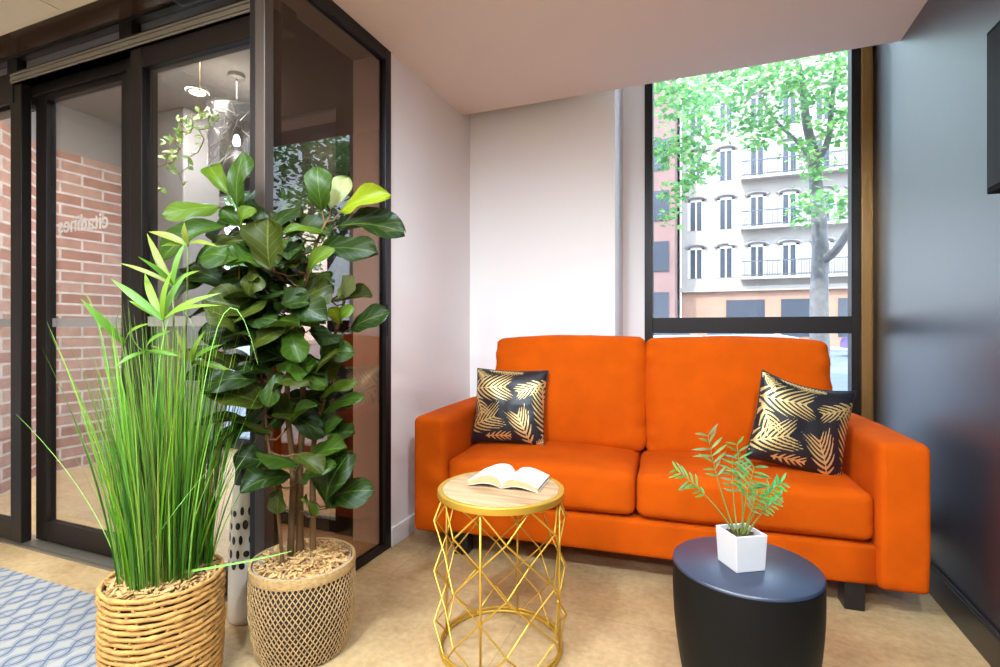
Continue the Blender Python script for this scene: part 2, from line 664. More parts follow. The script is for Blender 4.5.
# the tiled lobby ceiling, left of the lowered ceiling
b = MB()
tw = 0.6
x = -6.0
while x < XL - 0.03:
    y = 1.28
    while y > -3.0:
        b.box(x + 0.004, max(y - tw + 0.004, -3.0), ZC, min(x + tw, XL - 0.02) - 0.004, y - 0.004, ZC + 0.03)
        y -= tw
    x += tw
b.box(-6.0, -3.0, ZC + 0.012, XL - 0.02, 1.28, ZC + 0.06)
struct(b.build('ceiling_tiles', M['tile_ceiling']), 'cream ceiling tiles with thin joints at upper left', 'ceiling')

# left white wall with its return, above the partition too
b = MB()
b.box(-1.56, 2.03, 0, XL, YB + 0.35, 3.45)
struct(b.build('wall_left', M['white']), 'white wall left of the sofa beside the glass partition', 'wall')
box_obj('wall_back', XL, YB, 0, -0.468, YB + 0.35, 3.45, M['white'])
struct(bpy.data.objects['wall_back'], 'white wall behind the left half of the sofa', 'wall')
b = MB()
b.box(-0.468, YW - 0.004, 0, -0.338, YW + 0.05, 3.45)
struct(b.build('trim_1', M['white']), 'narrow white reveal left of the tall window', 'trim')
box_obj('wall_right', XR, -3.0, 0, XR + 0.12, 3.32, 3.45, M['navy'])
struct(bpy.data.objects['wall_right'], 'glossy navy black wall right of the sofa', 'wall')
box_obj('wall_front', -6.0, -3.12, 0, XR + 0.12, -3.0, 3.45, M['white'])
struct(bpy.data.objects['wall_front'], 'white wall behind the camera', 'wall')
box_obj('wall_side', -6.12, -3.0, 0, -6.0, 1.5, 3.45, M['white'])
struct(bpy.data.objects['wall_side'], 'far side wall of the lobby', 'wall')
box_obj('ceiling_slot', XL - 0.2, 2.786, 3.30, XR, YW + 0.05, 3.45, M['soffit'])
struct(bpy.data.objects['ceiling_slot'], 'upper ceiling above the window slot', 'ceiling')
# upper storeys of our own house (they shade the street)
box_obj('wall_upper', -12, YW + 0.02, 3.45, 12, YW + 0.4, 16, M['plaster'])
struct(bpy.data.objects['wall_upper'], 'outer wall of the house above the window', 'wall')
box_obj('wall_outer', XR + 0.12, YW - 0.05, -0.1, 12, YW + 0.4, 3.45, M['plaster'])
struct(bpy.data.objects['wall_outer'], 'outer wall of the house right of the window', 'wall')
box_obj('roof', -12, -3.12, 3.45, 12, YW + 0.02, 3.6, M['plaster'])
struct(bpy.data.objects['roof'], 'roof slab over the lobby', 'roof')

# skirtings
b = MB()
b.prism([(XL, 2.03), (XL + 0.012, 2.03), (XL + 0.012, YB), (XL, YB)], 0, 0.088)
struct(b.build('baseboard_left', M['white'], bevel=0.003), 'white baseboard along the wall left of the sofa', 'baseboard')
box_obj('baseboard_back', XL + 0.012, YB - 0.012, 0, -0.468, YB, 0.088, M['white'])
struct(bpy.data.objects['baseboard_back'], 'white baseboard behind the sofa', 'baseboard')
b = MB()
b.box(XR - 0.014, -3.0, 0, XR, 3.12, 0.105)
b.box(XR - 0.010, -3.0, 0.105, XR, 3.12, 0.116)
struct(b.build('baseboard_right', M['skirt_black'], bevel=0.003), 'black baseboard along the navy wall', 'baseboard')

# ---------------------------------------------------------------- tall window behind the sofa
win = empty('window_1', (0.2, YW, 0))
struct(win, 'tall dark framed window behind the sofa, street outside', 'window')


def wbox(name, x0, y0, z0, x1, y1, z1, m, par, org, bevel=0.002):
    b = MB()
    b.box(x0 - org[0], y0 - org[1], z0 - org[2], x1 - org[0], y1 - org[1], z1 - org[2])
    return b.build(name, m, par, bevel=bevel)


WO = (0.2, YW, 0)
wl0, wl1, wr0, wr1 = -0.338, -0.292, 0.702, 0.742
wbox('side_frame', wl0, YW - 0.03, 0, wl1, YW + 0.05, 3.30, M['bronze'], win, WO)
wbox('side_frame', wr0, YW - 0.03, 0, wr1, YW + 0.05, 3.30, M['bronze'], win, WO)
wbox('crossbar', wl1, YW - 0.03, 0.982, wr0, YW + 0.05, 1.072, M['bronze'], win, WO)
wbox('sill_frame', wl1, YW - 0.03, 0.0, wr0, YW + 0.05, 0.07, M['bronze'], win, WO)
wbox('head_frame', wl1, YW - 0.03, 3.22, wr0, YW + 0.05, 3.30, M['bronze'], win, WO)
wbox('upper_pane', wl1, YW + 0.008, 1.072, wr0, YW + 0.014, 3.22, M['pane'], win, WO, 0)
wbox('lower_pane', wl1, YW + 0.008, 0.07, wr0, YW + 0.014, 0.982, M['pane'], win, WO, 0)
M['jamb'] = mat('brown_jamb', srgb(150, 112, 62), 0.32, metal=0.5)
b = MB()
b.box(wr1, YW - 0.05, 0, 0.786, YW + 0.05, 3.30)
b.box(0.786, YW - 0.02, 0, XR, YW + 0.05, 3.30)
struct(b.build('trim_2', M['jamb'], bevel=0.002), 'brown metal jamb between window and navy wall', 'trim')

# ---------------------------------------------------------------- glazed partition and door front
part = empty('window_2', (-1.365, 1.68, 0))
struct(part, 'bronze tinted glass partition in black frame left of the white wall', 'window')
PO = (-1.365, 1.68, 0)
wbox('end_frame', -1.385, 1.985, 0, -1.347, 2.03, ZC, M['black_metal'], part, PO)
wbox('top_frame', -1.385, 1.33, ZC - 0.055, -1.347, 1.985, ZC, M['black_metal'], part, PO)
wbox('bottom_frame', -1.385, 1.33, 0, -1.347, 1.985, 0.03, M['black_metal'], part, PO)
wbox('pane', -1.369, 1.33, 0.03, -1.363, 1.985, ZC - 0.055, M['bronze_pane'], part, PO, 0)
wbox('handle', -1.347, 1.998, 0.97, -1.343, 2.008, 1.12, M['black_metal'], part, PO)

b = MB()
b.box(-1.393, 1.296, 0, -1.349, 1.335, ZC)
struct(b.build('trim_3', M['bronze_light'], bevel=0.003), 'light bronze corner post of the glass entrance', 'trim')
b = MB()
b.box(-1.425, 1.305, 0, -1.395, 1.36, ZC)
struct(b.build('trim_4', M['black_metal'], bevel=0.002), 'black strip beside the bronze corner post', 'trim')

# door front: header, track, transom
b = MB()
b.box(-6.0, 1.40, 2.185, -1.425, 1.425, 2.20)          # lower bar of transom
b.box(-6.0, 1.40, 2.262, -1.425, 1.44, ZC)             # upper bar of transom
for mx_ in (-3.0, -2.2):
    b.box(mx_ - 0.05, 1.402, 2.20, mx_ + 0.03, 1.44, 2.262)
struct(b.build('trim_5', M['bronze'], bevel=0.002), 'dark bronze transom frame above the sliding doors', 'trim')
box_obj('window_3', -6.0, 1.425, 2.195, -1.425, 1.431, 2.265, M['door_pane'])
struct(bpy.data.objects['window_3'], 'narrow transom glass above the sliding doors', 'window')
b = MB()
for k in range(4):
    b.box(-3.0, 1.392 - 0.003 * (k % 2), 2.142 + k * 0.011, -1.425, 1.44, 2.151 + k * 0.011)
b.box(-3.0, 1.395, 2.142, -1.425, 1.44, 2.186)
struct(b.build('trim_6', M['alu']), 'ribbed aluminium door track above the sliding doors', 'trim')
b = MB()
b.box(-6.0, 1.40, 2.06, -3.0, 1.5, 2.19)
b.box(-3.0, 1.45, 2.10, -1.425, 1.52, 2.19)
struct(b.build('trim_7', M['bronze'], bevel=0.002), 'dark bronze header beam behind the door track', 'trim')
box_obj('trim_8', -6.0, 1.285, ZC - 0.006, XL - 0.03, 1.44, ZC + 0.02, M['brown_gloss'])
struct(bpy.data.objects['trim_8'], 'glossy brown ceiling strip in front of the doors', 'trim')
box_obj('trim_9', -6.0, 1.272, ZC - 0.004, XL - 0.03, 1.286, ZC + 0.02, M['tile_ceiling'])
struct(bpy.data.objects['trim_9'], 'bright ceiling edge strip along the tiles', 'trim')
box_obj('wall_entrance', -6.0, 1.44, 2.27, -1.39, 1.56, 3.45, M['plaster'])
struct(bpy.data.objects['wall_entrance'], 'wall above the entrance doors', 'wall')
box_obj('wall_bulkhead', -1.56, 1.30, ZC, XL - 0.02, 2.03, 3.45, M['plaster'])
struct(bpy.data.objects['wall_bulkhead'], 'wall above the glass partition', 'wall')
b = MB()
b.box(-6.0, 1.395, 0, -1.425, 1.405, 0.006)
b.box(-6.0, 1.412, 0, -1.425, 1.455, 0.010)
b.box(-6.0, 1.465, 0, -1.425, 1.50, 0.006)
struct(b.build('trim_10', M['alu']), 'aluminium floor track under the sliding doors', 'trim')

M['frost'] = mat('frosted_film', srgb(168, 160, 158), 0.7)
M['letter'] = mat('white_lettering', srgb(236, 226, 220), 0.6)


def door_leaf(name, x0, x1, y0, label, sl=0.075, sr=0.075, top=2.145):
    o = empty(name, ((x0 + x1) / 2, y0, 0))
    struct(o, label, 'door')
    org = ((x0 + x1) / 2, y0, 0)
    y1 = y0 + 0.042
    wbox('stile', x0, y0, 0.012, x0 + sl, y1, top, M['bronze'], o, org, 0.003)
    wbox('stile', x1 - sr, y0, 0.012, x1, y1, top, M['bronze'], o, org, 0.003)
    wbox('bottom_rail', x0 + sl, y0 + 0.002, 0.012, x1 - sr, y1 - 0.002, 0.105, M['bronze'], o, org, 0.003)
    wbox('top_rail', x0 + sl, y0 + 0.002, top - 0.085, x1 - sr, y1 - 0.002, top, M['bronze'], o, org, 0.003)
    wbox('pane', x0 + sl, y0 + 0.018, 0.105, x1 - sr, y0 + 0.024, top - 0.085, M['door_pane'], o, org, 0)
    f = MB()
    f.box(x0 + sl - org[0], 0.0245, 1.015, x1 - sr - org[0], 0.0255, 1.055)
    f.build('frosted_band', M['frost'], o)
    return o


door_leaf('door_1', -3.95, -2.945, 1.405, 'leftmost sliding glass door, cut by the picture edge', 0.075, 0.085)
d2 = door_leaf('door_2', -2.945, -2.262, 1.462, 'middle sliding glass door with mirrored white lettering', 0.082, 0.07, 2.16)
d3 = door_leaf('door_3', -2.185, -1.425, 1.405, 'sliding glass door behind the two big plants', 0.07, 0.03)
box_obj('trim_11', -2.262, 1.44, 0, -2.185, 1.52, 2.19, M['black_metal'])
struct(bpy.data.objects['trim_11'], 'black pocket post between the two sliding doors', 'trim')

# lettering on the middle door, read from outside
fc = bpy.data.curves.new('lettering_curve', 'FONT')
fc.body = 'citadines'
fc.size = 0.09
fc.extrude = 0.0004
fc.offset = 0.0016
fo = bpy.data.objects.new('lettering_tmp', fc)
COL.objects.link(fo)
bpy.context.view_layer.update()
me = bpy.data.meshes.new_from_object(fo.evaluated_get(bpy.context.evaluated_depsgraph_get()))
bpy.data.objects.remove(fo)
xs = [v.co.x for v in me.vertices]
sc_ = 0.36 / (max(xs) - min(xs))
mid = (max(xs) + min(xs)) / 2
for v in me.vertices:
    v.co = Vector((-(v.co.x - mid) * sc_, v.co.z, v.co.y * sc_))
me.materials.append(M['letter'])
lo = bpy.data.objects.new('lettering', me)
COL.objects.link(lo)
lo.parent = d2
lo.location = (-2.64 - (-2.945 - 2.262) / 2, 0.026, 1.455)
lo['label'] = 'white lettering seen mirrored on the door glass'

# black sensor over the doors
t = empty('door_sensor', (-1.78, 1.36, ZC - 0.05))
tag(t, 'small black motion sensor under the ceiling strip above the doors', 'sensor')
b = MB()
b.soft((0, 0, 0.02), (0.075, 0.028, 0.028), 0.02, n=8)
b.build('housing', M['black'], t, smooth=True)
b = MB()
b.soft((0, -0.024, 0.012), (0.055, 0.008, 0.012), 0.006, n=6)
b.build('lens', M['screen'], t, smooth=True)

# ---------------------------------------------------------------- entrance vestibule beyond the doors
bw = MB()
path = [(-3.95, 1.52), (-3.97, 1.80), (-4.10, 1.97), (-4.25, 2.12), (-4.25, 3.6)]
u = 0
for i in range(len(path) - 1):
    (xa, ya), (xb, yb) = path[i], path[i + 1]
    L = sqrt((xb - xa) ** 2 + (yb - ya) ** 2)
    q = [bw.vert((xa, ya, 0)), bw.vert((xb, yb, 0)), bw.vert((xb, yb, 2.27)), bw.vert((xa, ya, 2.27))]
    bw.face(q[::-1], [(u, 0), (u + L, 0), (u + L, 2.27), (u, 2.27)][::-1])
    u += L
n0 = len(bw.v)
q = [bw.vert((xa_, ya_, z)) for z in (0, 2.27) for xa_, ya_ in ((-3.95, 1.52), (-4.6, 1.52), (-4.6, 3.6), (-4.25, 3.6))]
bw.face((q[0], q[1], q[5], q[4]))
bw.face((q[1], q[2], q[6], q[5]))
bw.face((q[2], q[3], q[7], q[6]))
tp = [bw.vert((p[0], p[1], 2.27)) for p in path] + [bw.vert((-4.6, 3.6, 2.27)), bw.vert((-4.6, 1.52, 2.27))]
bw.face(tp)
struct(bw.build('wall_brick', M['brick']), 'red brick wall beyond the sliding doors', 'wall')
bw = MB()
bw.prism([(-3.965, 1.52), (-3.985, 1.80), (-4.115, 1.98), (-4.265, 2.13), (-4.265, 3.6), (-4.6, 3.6), (-4.6, 1.52)][::-1], 2.27, 2.62)
struct(bw.build('wall_plaster', M['plaster']), 'grey plaster strip above the brick wall', 'wall')
box_obj('ceiling_vestibule', -4.6, 1.5, 2.60, -1.39, 3.6, 2.68, M['plaster'])
struct(bpy.data.objects['ceiling_vestibule'], 'grey ceiling of the entrance beyond the doors', 'ceiling')
M['column'] = mat('pale_column', srgb(112, 108, 106), 0.6)
b = MB()
b.prism([(-3.80, 2.60), (-3.47, 2.60), (-3.47, 2.9), (-3.80, 2.9)], 0, 2.6)
struct(b.build('column_1', M['column'], bevel=0.01), 'pale grey column behind the door glass', 'column')
# outer glazed screen
scr = empty('window_4', (-2.5, 3.25, 0))
struct(scr, 'street side glazing of the entrance in dark frames', 'window')
SO = (-2.5, 3.25, 0)
for xx in (-4.25, -3.46, -2.72, -1.63):
    wbox('post', xx, 3.22, 0, xx + 0.06, 3.29, 2.6, M['black_metal'], scr, SO)
wbox('bottom_rail', -4.25, 3.225, 0, -1.56, 3.285, 0.09, M['black_metal'], scr, SO)
wbox('top_rail', -4.25, 3.225, 2.16, -1.56, 3.285, 2.6, M['black_metal'], scr, SO)
wbox('pane', -4.25, 3.252, 0.09, -1.56, 3.258, 2.16, M['pane'], scr, SO, 0)
# inner fixed screen beside the white wall, seen through the bronze glass
scr2 = empty('window_5', (-1.9, 2.1, 0))
struct(scr2, 'dark framed inner glass screen seen through the bronze partition', 'window')
SO2 = (-1.9, 2.1, 0)
wbox('post', -1.69, 2.06, 0, -1.562, 2.12, 2.6, M['black_metal'], scr2, SO2)
wbox('post', -2.25, 2.07, 0, -2.19, 2.11, 2.6, M['black_metal'], scr2, SO2)
wbox('bottom_rail', -2.19, 2.07, 0, -1.69, 2.11, 0.06, M['black_metal'], scr2, SO2)
wbox('top_rail', -2.19, 2.07, 2.1, -1.69, 2.11, 2.6, M['black_metal'], scr2, SO2)
wbox('pane', -2.19, 2.088, 0.06, -1.69, 2.092, 2.1, M['pane'], scr2, SO2, 0)

# vestibule downlights
M['lamp_glow'] = mat('lamp_glow', (1, 1, 1, 1), 0.5, emit=((1, 0.97, 0.92, 1), 14))
for i, (lx, ly) in enumerate(((-3.15, 2.46),)):
    t = empty('downlight', (lx, ly, 2.58))
    tag(t, 'round recessed ceiling lamp behind the door glass, left of the pendant', 'lamp')
    b = MB()
    b.lathe([(0.05, 0.0), (0.068, 0.0), (0.072, 0.01), (0.072, 0.02), (0.05, 0.02)], 24)
    b.build('trim_ring', M['alu'], t, smooth=True, angle=40)
    b = MB()
    b.lathe([(0, 0.006), (0.05, 0.006), (0.05, 0.016), (0, 0.016)], 24)
    b.build('diffuser', M['lamp_glow'], t)
    light('downlight_beam', 'SPOT', (lx, ly, 2.57), 30, NEUT, target=(lx, ly, 0), spot_size=radians(140), spot_blend=0.6, shadow_soft_size=0.05)
light('vestibule_fill', 'AREA', (-3.0, 2.3, 2.58), 80, (0.98, 0.98, 0.96), target=(-3.2, 2.3, 0), shape='RECTANGLE', size=1.2, size_y=0.9)  # unseen area lamp added to brighten the brick and floor of the entrance

# woven glass pendant with a vine
t = empty('pendant_lamp', (-2.73, 2.4, 2.0))
tag(t, 'cylindrical crackled pendant lamp hanging behind the door glass', 'lamp')
M['crackle'] = glass('crackled_glass', (0.85, 0.86, 0.9, 1), extra=0.15, rough=0.25)
b = MB()
random.seed(3)
for k in range(130):
    a0 = random.uniform(0, 2 * pi)
    z0 = random.uniform(0.02, 0.36)
    a1 = a0 + random.uniform(-0.5, 0.5)
    z1 = min(0.37, max(0.01, z0 + random.uniform(-0.12, 0.12)))
    pts = []
    for s in range(5):
        a = a0 + (a1 - a0) * s / 4
        pts.append((0.16 * cos(a), 0.16 * sin(a), z0 + (z1 - z0) * s / 4))
    b.tube(pts, 0.0022, 4)
b.build('mesh_shade', M['alu'], t)
b = MB()
b.lathe([(0.155, 0.0), (0.158, 0.37)], 40)
b.build('glass_shade', M['crackle'], t, smooth=True)
b = MB()
b.lathe([(0, 0.375), (0.16, 0.372), (0.165, 0.38), (0.02, 0.392), (0.012, 0.42), (0, 0.42)], 32)
b.build('cap', M['alu'], t, smooth=True, angle=40)
b = MB()
b.tube([(0, 0, 0.42), (0, 0, 0.58)], 0.004, 6)
b.build('cord', M['black'], t)
b = MB()
b.lathe([(0, 0.6), (0.05, 0.6), (0.05, 0.575), (0, 0.57)], 20)
b.build('canopy', M['alu'], t)
b = MB()
b.lathe([(0, 0.15), (0.016, 0.155), (0.023, 0.175), (0.018, 0.20), (0.010, 0.22), (0, 0.22)], 20)
b.build('bulb', M['lamp_glow'], t, smooth=True)

# ---------------------------------------------------------------- leaf builder
def leaf(mb, cols, base, tip, width, normal, tint, nl=9, nw=5, droop=0.12, cup=0.18, wave=0.06, prof=None, seed=0.0):
    base, tip, normal = Vector(base), Vector(tip), Vector(normal)
    ax = tip - base
    L = ax.length
    ax.normalize()
    n = normal - ax * normal.dot(ax)
    if n.length < 1e-4:
        n = ax.orthogonal()
    n.normalize()
    s = ax.cross(n)
    grid = []
    for i in range(nl + 1):
        t = i / nl
        if prof is None:
            t = 0.5 - 0.5 * cos(pi * t) if 0 < i < nl else t
            # fiddle shape: narrow at the stalk, broad and blunt near the tip
            wd = width * 0.5 * (sin(pi * min(1, t ** 0.95)) ** 0.60 * (0.40 + 0.62 * t + 0.12 * sin(3 * pi * t))) if 0 < t < 1 else 0.0
            if i == nl:
                wd = width * 0.03
            if i == 0:
                wd = width * 0.03
        else:
            wd = width * 0.5 * prof(t)
        c = base + ax * (L * t) + n * (droop * L * (sin(pi * t) * 0.8 - 0.25 * t * t))
        row = []
        for j in range(nw + 1):
            q = 2 * j / nw - 1
            wv = wave * width * sin(7 * t + 3 * q + seed) * abs(q)
            row.append(mb.vert(c + s * (wd * q) + n * (cup * wd * q * q + wv)))
            cols.append(tint)
        grid.append(row)
    for i in range(nl):
        for j in range(nw):
            mb.face((grid[i][j], grid[i][j + 1], grid[i + 1][j + 1], grid[i + 1][j]),
                    [(j / nw, i / nl), ((j + 1) / nw, i / nl), ((j + 1) / nw, (i + 1) / nl), (j / nw, (i + 1) / nl)])


def ribbon(mb, cols, pts, widths, tints, side):
    """thin grass ribbon with a slight fold"""
    rows = []
    for i, p in enumerate(pts):
        p = Vector(p)
        t = Vector(pts[min(i + 1, len(pts) - 1)]) - Vector(pts[max(0, i - 1)])
        s = t.cross(side)
        if s.length < 1e-6:
            s = Vector((1, 0, 0))
        s.normalize()
        f = t.cross(s).normalized()
        wv = widths[i] / 2
        rows.append((mb.vert(p - s * wv), mb.vert(p + f * wv * 0.35), mb.vert(p + s * wv)))
        cols.extend([tints[i]] * 3)
    for a, c in zip(rows[:-1], rows[1:]):
        mb.face((a[0], a[1], c[1], c[0]))
        mb.face((a[1], a[2], c[2], c[1]))


def lin(r, g, b):
    return srgb(r, g, b)[:3]


# vine draped by the pendant
t = empty('hanging_vine', (-2.78, 2.08, 1.72))
tag(t, 'pale green vine trailing beside the pendant lamp behind the door glass', 'vine')
random.seed(11)
b = MB()
lf = MB()
cols = []
for k in range(4):
    pts = []
    x0, z0 = random.uniform(0.15, 0.4), random.uniform(0.40, 0.50)
    for s in range(14):
        a = s / 13
        pts.append((x0 - 0.30 * a - 0.03 * k * a, random.uniform(-0.04, 0.04) - 0.05, z0 - 0.06 * a - 0.36 * a ** 2.2 * (0.4 + 0.2 * k)))
    b.tube(pts, 0.003, 5)
    for p in pts[1:]:
        for q in range(2):
            d = Vector((random.uniform(-1, 1), random.uniform(-1, 0.3), random.uniform(-0.8, 0.5))).normalized()
            leaf(lf, cols, p, Vector(p) + d * random.uniform(0.03, 0.055), random.uniform(0.018, 0.03), (0.1, -1, 0.5), lin(130, 165, 80), nl=4, nw=2, prof=lambda t: sin(pi * min(1, t * 0.95 + 0.03)) ** 0.7)
b.tube([(0.2, -0.05, 0.45), (0.2, -0.05, 0.88)], 0.003, 5)
b.build('vine_stem', M['twig'], t, smooth=True)
o = lf.build('foliage', M['grass'], t, smooth=True)
set_tint(o, cols)

# ---------------------------------------------------------------- sofa
sofa = empty('sofa', (-0.285, 2.478, 0), radians(4.0))
tag(sofa, 'orange fabric two-seat sofa with wide arms under the window', 'sofa')
W, D = 1.935, 0.80
hx, hy = W / 2, D / 2
AW = 0.155
iw = W - 2 * AW
# base with front panel
b = MB()
b.soft((0, -0.005, 0.174), (iw / 2 + 0.02, hy - 0.03, 0.074), 0.018, n=10)
b.build('base', M['orange'], sofa, smooth=True)
for s in (-1, 1):
    b = MB()
    b.soft((s * (hx - AW / 2), 0, 0.355), (AW / 2, hy, 0.255), 0.024, (0.006, 0.004, 0.010), n=18, wr=0.0025, ws=5, seed=s + 2)
    a = b.build('arm', M['orange'], sofa, smooth=True)
    # the sewn seam round the front of the arm
    b = MB()
    pts = []
    ax0, ax1 = s * (hx - AW / 2) - AW / 2 + 0.012, s * (hx - AW / 2) + AW / 2 - 0.012
    yy = -hy + 0.012
    for q in ((ax0, 0.115), (ax0, 0.58), (ax0 + 0.012, 0.598), (ax1 - 0.012, 0.598), (ax1, 0.58), (ax1, 0.115)):
        pts.append((q[0], yy, q[1]))
    b.tube(pts, 0.0035, 6)
    b.build('seam', M['orange'], a, smooth=True)
b = MB()
b.soft((0, hy - 0.075, 0.43), (iw / 2 - 0.07, 0.07, 0.33), 0.03, n=12)
b.build('back_frame', M['orange'], sofa, smooth=True)
cw = iw / 2
for s in (-1, 1):
    b = MB()
    b.soft((s * cw / 2, -0.037, 0.3445), (cw / 2 - 0.002, hy - 0.053, 0.0875), 0.034, (0.002, 0.010, 0.026), n=20, wr=0.004, ws=4, seed=5 + s)
    c = b.build('seat_cushion', M['orange'], sofa, smooth=True)
    b = MB()
    zz = 0.418
    e = cw / 2 - 0.016
    yf, yb_ = -0.035 - (hy - 0.055) + 0.006, 0.2
    b.tube([(s * cw / 2 - e, yb_, zz), (s * cw / 2 - e, yf + 0.02, zz), (s * cw / 2 - e + 0.02, yf, zz - 0.002), (s * cw / 2 + e - 0.02, yf, zz - 0.002), (s * cw / 2 + e, yf + 0.02, zz), (s * cw / 2 + e, yb_, zz)], 0.003, 6)
    b.build('piping', M['orange'], c, smooth=True)
for s in (-1, 1):
    # back cushions lean back
    b = MB()
    hw_ = 0.376 if s < 0 else 0.384
    cxm = -0.354 if s < 0 else 0.409
    b.soft((0, 0, 0), (hw_, 0.098, 0.272), 0.038, (0.012, 0.045, 0.016), n=22, wr=0.007, ws=4.2, seed=11 + 3 * s)
    ca, sa = cos(radians(-9)), sin(radians(-9))
    for i, v in enumerate(b.v):
        x, y, z = v
        # gathered wrinkles along the side seams
        edge = max(0, abs(x) / (cw / 2) - 0.72) / 0.28
        y += 0.012 * edge * sin(z * 70 + 4 * mnoise.noise(Vector((x * 5, y * 5, z * 8))))
        z -= 0.018 * max(0, (s * x) / (cw / 2)) ** 2 * (1 if z > 0 else 0) * (1 if s > 0 else 0.4)
        y2 = y * ca - z * sa * -1 * -1
        y, z = y * ca - z * sa, y * sa + z * ca
        b.v[i] = (x + cxm, y + 0.135, z + 0.685)
    b.build('back_cushion', M['orange'], sofa, smooth=True)
for sx, sy in ((-1, -1), (1, -1), (-1, 1), (1, 1)):
    b = MB()
    lx, ly = sx * (hx - 0.212), sy * (hy - 0.09)
    b.box(lx - 0.032, ly - 0.04, 0.0, lx + 0.032, ly + 0.04, 0.104)
    b.build('leg', M['black'], sofa, bevel=0.003)

# ---------------------------------------------------------------- patterned pillows
def pillow_mat():
    m, nt, b = new_mat('black_gold_palm_print')
    a = nt.nodes.new('ShaderNodeAttribute')
    a.attribute_name = 'print'
    r = nt.nodes.new('ShaderNodeValToRGB')
    r.color_ramp.elements[0].position = 0.35
    r.color_ramp.elements[0].color = srgb(26, 24, 30)
    r.color_ramp.elements[1].position = 0.55
    r.color_ramp.elements[1].color = srgb(226, 194, 128)
    nt.links.new(a.outputs['Fac'], r.inputs[0])
    nt.links.new(r.outputs[0], b.inputs['Base Color'])
    ml = nt.nodes.new('ShaderNodeMath')
    ml.operation = 'MULTIPLY'
    ml.inputs[1].default_value = 0.75
    nt.links.new(a.outputs['Fac'], ml.inputs[0])
    nt.links.new(ml.outputs[0], b.inputs['Metallic'])
    b.inputs['Roughness'].default_value = 0.42
    n = nt.nodes.new('ShaderNodeTexNoise')
    n.inputs['Scale'].default_value = 14
    t = nt.nodes.new('ShaderNodeTexCoord')
    nt.links.new(t.outputs['Object'], n.inputs['Vector'])
    bp = nt.nodes.new('ShaderNodeBump')
    bp.inputs['Strength'].default_value = 0.25
    bp.inputs['Distance'].default_value = 0.02
    nt.links.new(n.outputs[0], bp.inputs['Height'])
    nt.links.new(bp.outputs[0], b.inputs['Normal'])
    return m


M['print'] = pillow_mat()
# fronds: root (u, v), direction in degrees, length, half width, leaflets
FRONDS = [(-0.14, 0.70, 5, 0.76, 0.23, 9), (0.02, 0.62, -62, 0.34, 0.15, 5), (-0.12, 0.15, 22, 0.62, 0.22, 8),
          (0.84, 0.0, 116, 0.52, 0.19, 7), (1.04, 0.08, 96, 0.88, 0.17, 11), (0.22, 0.07, 2, 0.44, 0.075, 6),
          (0.20, 0.985, -3, 0.6, 0.05, 14), (1.02, 0.84, 204, 0.50, 0.13, 7), (0.0, 0.98, -38, 0.2, 0.10, 6), (0.9, 0.0, 30, 0.2, 0.07, 6)]


def frond_value(u, v):
    best = 0.0
    for (fu, fv, ang, L, hw, k) in FRONDS:
        a = radians(ang)
        L *= 0.80
        du, dv = u - fu, v - fv
        s = (du * cos(a) + dv * sin(a)) / L
        c = (-du * sin(a) + dv * cos(a)) / hw
        ac = abs(c)
        # leaflets sweep forward from the rib
        root = s - (0.55 + 1.1 * max(0, min(1, s))) * ac ** 1.1 * (hw / L)
        if -0.02 < root < 0.97 and s < 1.6:
            env = max(0.02, sin(pi * min(1, max(0, 0.05 + 0.93 * root)))) ** 0.62 * (0.90 + 0.10 * sin(41.0 * int(root * k) + fu * 30))
            if ac < env:
                f = abs(((root * k) % 1.0) - 0.5) * 2
                wdt = 0.46 * (1 - (ac / env) ** 3) + 0.03
                val = max(0, min(1, (wdt - f) * 4 + 0.5))
                best = max(best, val)
        if 0 <= s <= 1 and ac * hw < 0.007:
            best = max(best, 0.9)
    return best


def pillow(name, center, xax, yax, size, thick, label, n=120, sag=0.0, mirror=False):
    """xax: direction across the face, yax: up along the face; face normal = x cross y"""
    root = empty(name, center)
    tag(root, label, 'pillow', 'black and gold throw pillows')
    X, Y = Vector(xax).normalized(), Vector(yax)
    Y = (Y - X * Y.dot(X)).normalized()
    N = X.cross(Y)
    b = MB()
    vals = []
    for side in (1, -1):
        ids = []
        for j in range(n + 1):
            row = []
            for i in range(n + 1):
                u, v = i / n, j / n
                a, c = 2 * u - 1, 2 * v - 1
                # pinched edges, pointed corners
                k = 0.055
                px = a * (1 - k * (1 - c * c) * 1.0) * size / 2
                py = c * (1 - k * (1 - a * a) * 1.0) * size / 2
                h = thick / 2 * ((1 - a ** 4) * (1 - c ** 4)) ** 0.55 * (1 - 0.25 * (a * a + c * c) / 2)
                h += 0.004 * mnoise.noise(Vector((a * 2.5, c * 2.5, side * 3 + center[0] * 7))) * (1 - a * a) * (1 - c * c) * 2
                py += -sag * (1 - a * a) * (c > 0) * c
                p = X * px + Y * py + N * (side * h)
                row.append(b.vert(p))
                vals.append(frond_value(u, v) if side == 1 else frond_value(1 - u, v))
            ids.append(row)
        for j in range(n):
            for i in range(n):
                q = (ids[j][i], ids[j][i + 1], ids[j + 1][i + 1], ids[j + 1][i])
                b.face(q if side == 1 else q[::-1])
    o = b.build('cover', M['print'], root, smooth=True)
    at = o.data.attributes.new('print', 'FLOAT', 'POINT')
    at.data.foreach_set('value', vals)
    # edge seam
    s = MB()
    pts = []
    for t_ in range(80):
        q = t_ / 20
        e = int(q)
        f = (q - e) * 2 - 1
        a, c = [(f, -1), (1, f), (-f, 1), (-1, -f)][e]
        k = 0.055
        px = a * (1 - k * (1 - c * c)) * size / 2
        py = c * (1 - k * (1 - a * a)) * size / 2 - sag * (1 - a * a) * (c > 0) * c
        pts.append(X * px + Y * py)
    s.tube(pts, 0.003, 6, closed=True)
    s.build('edge_seam', M['vase_black'], root, smooth=True)
    return root


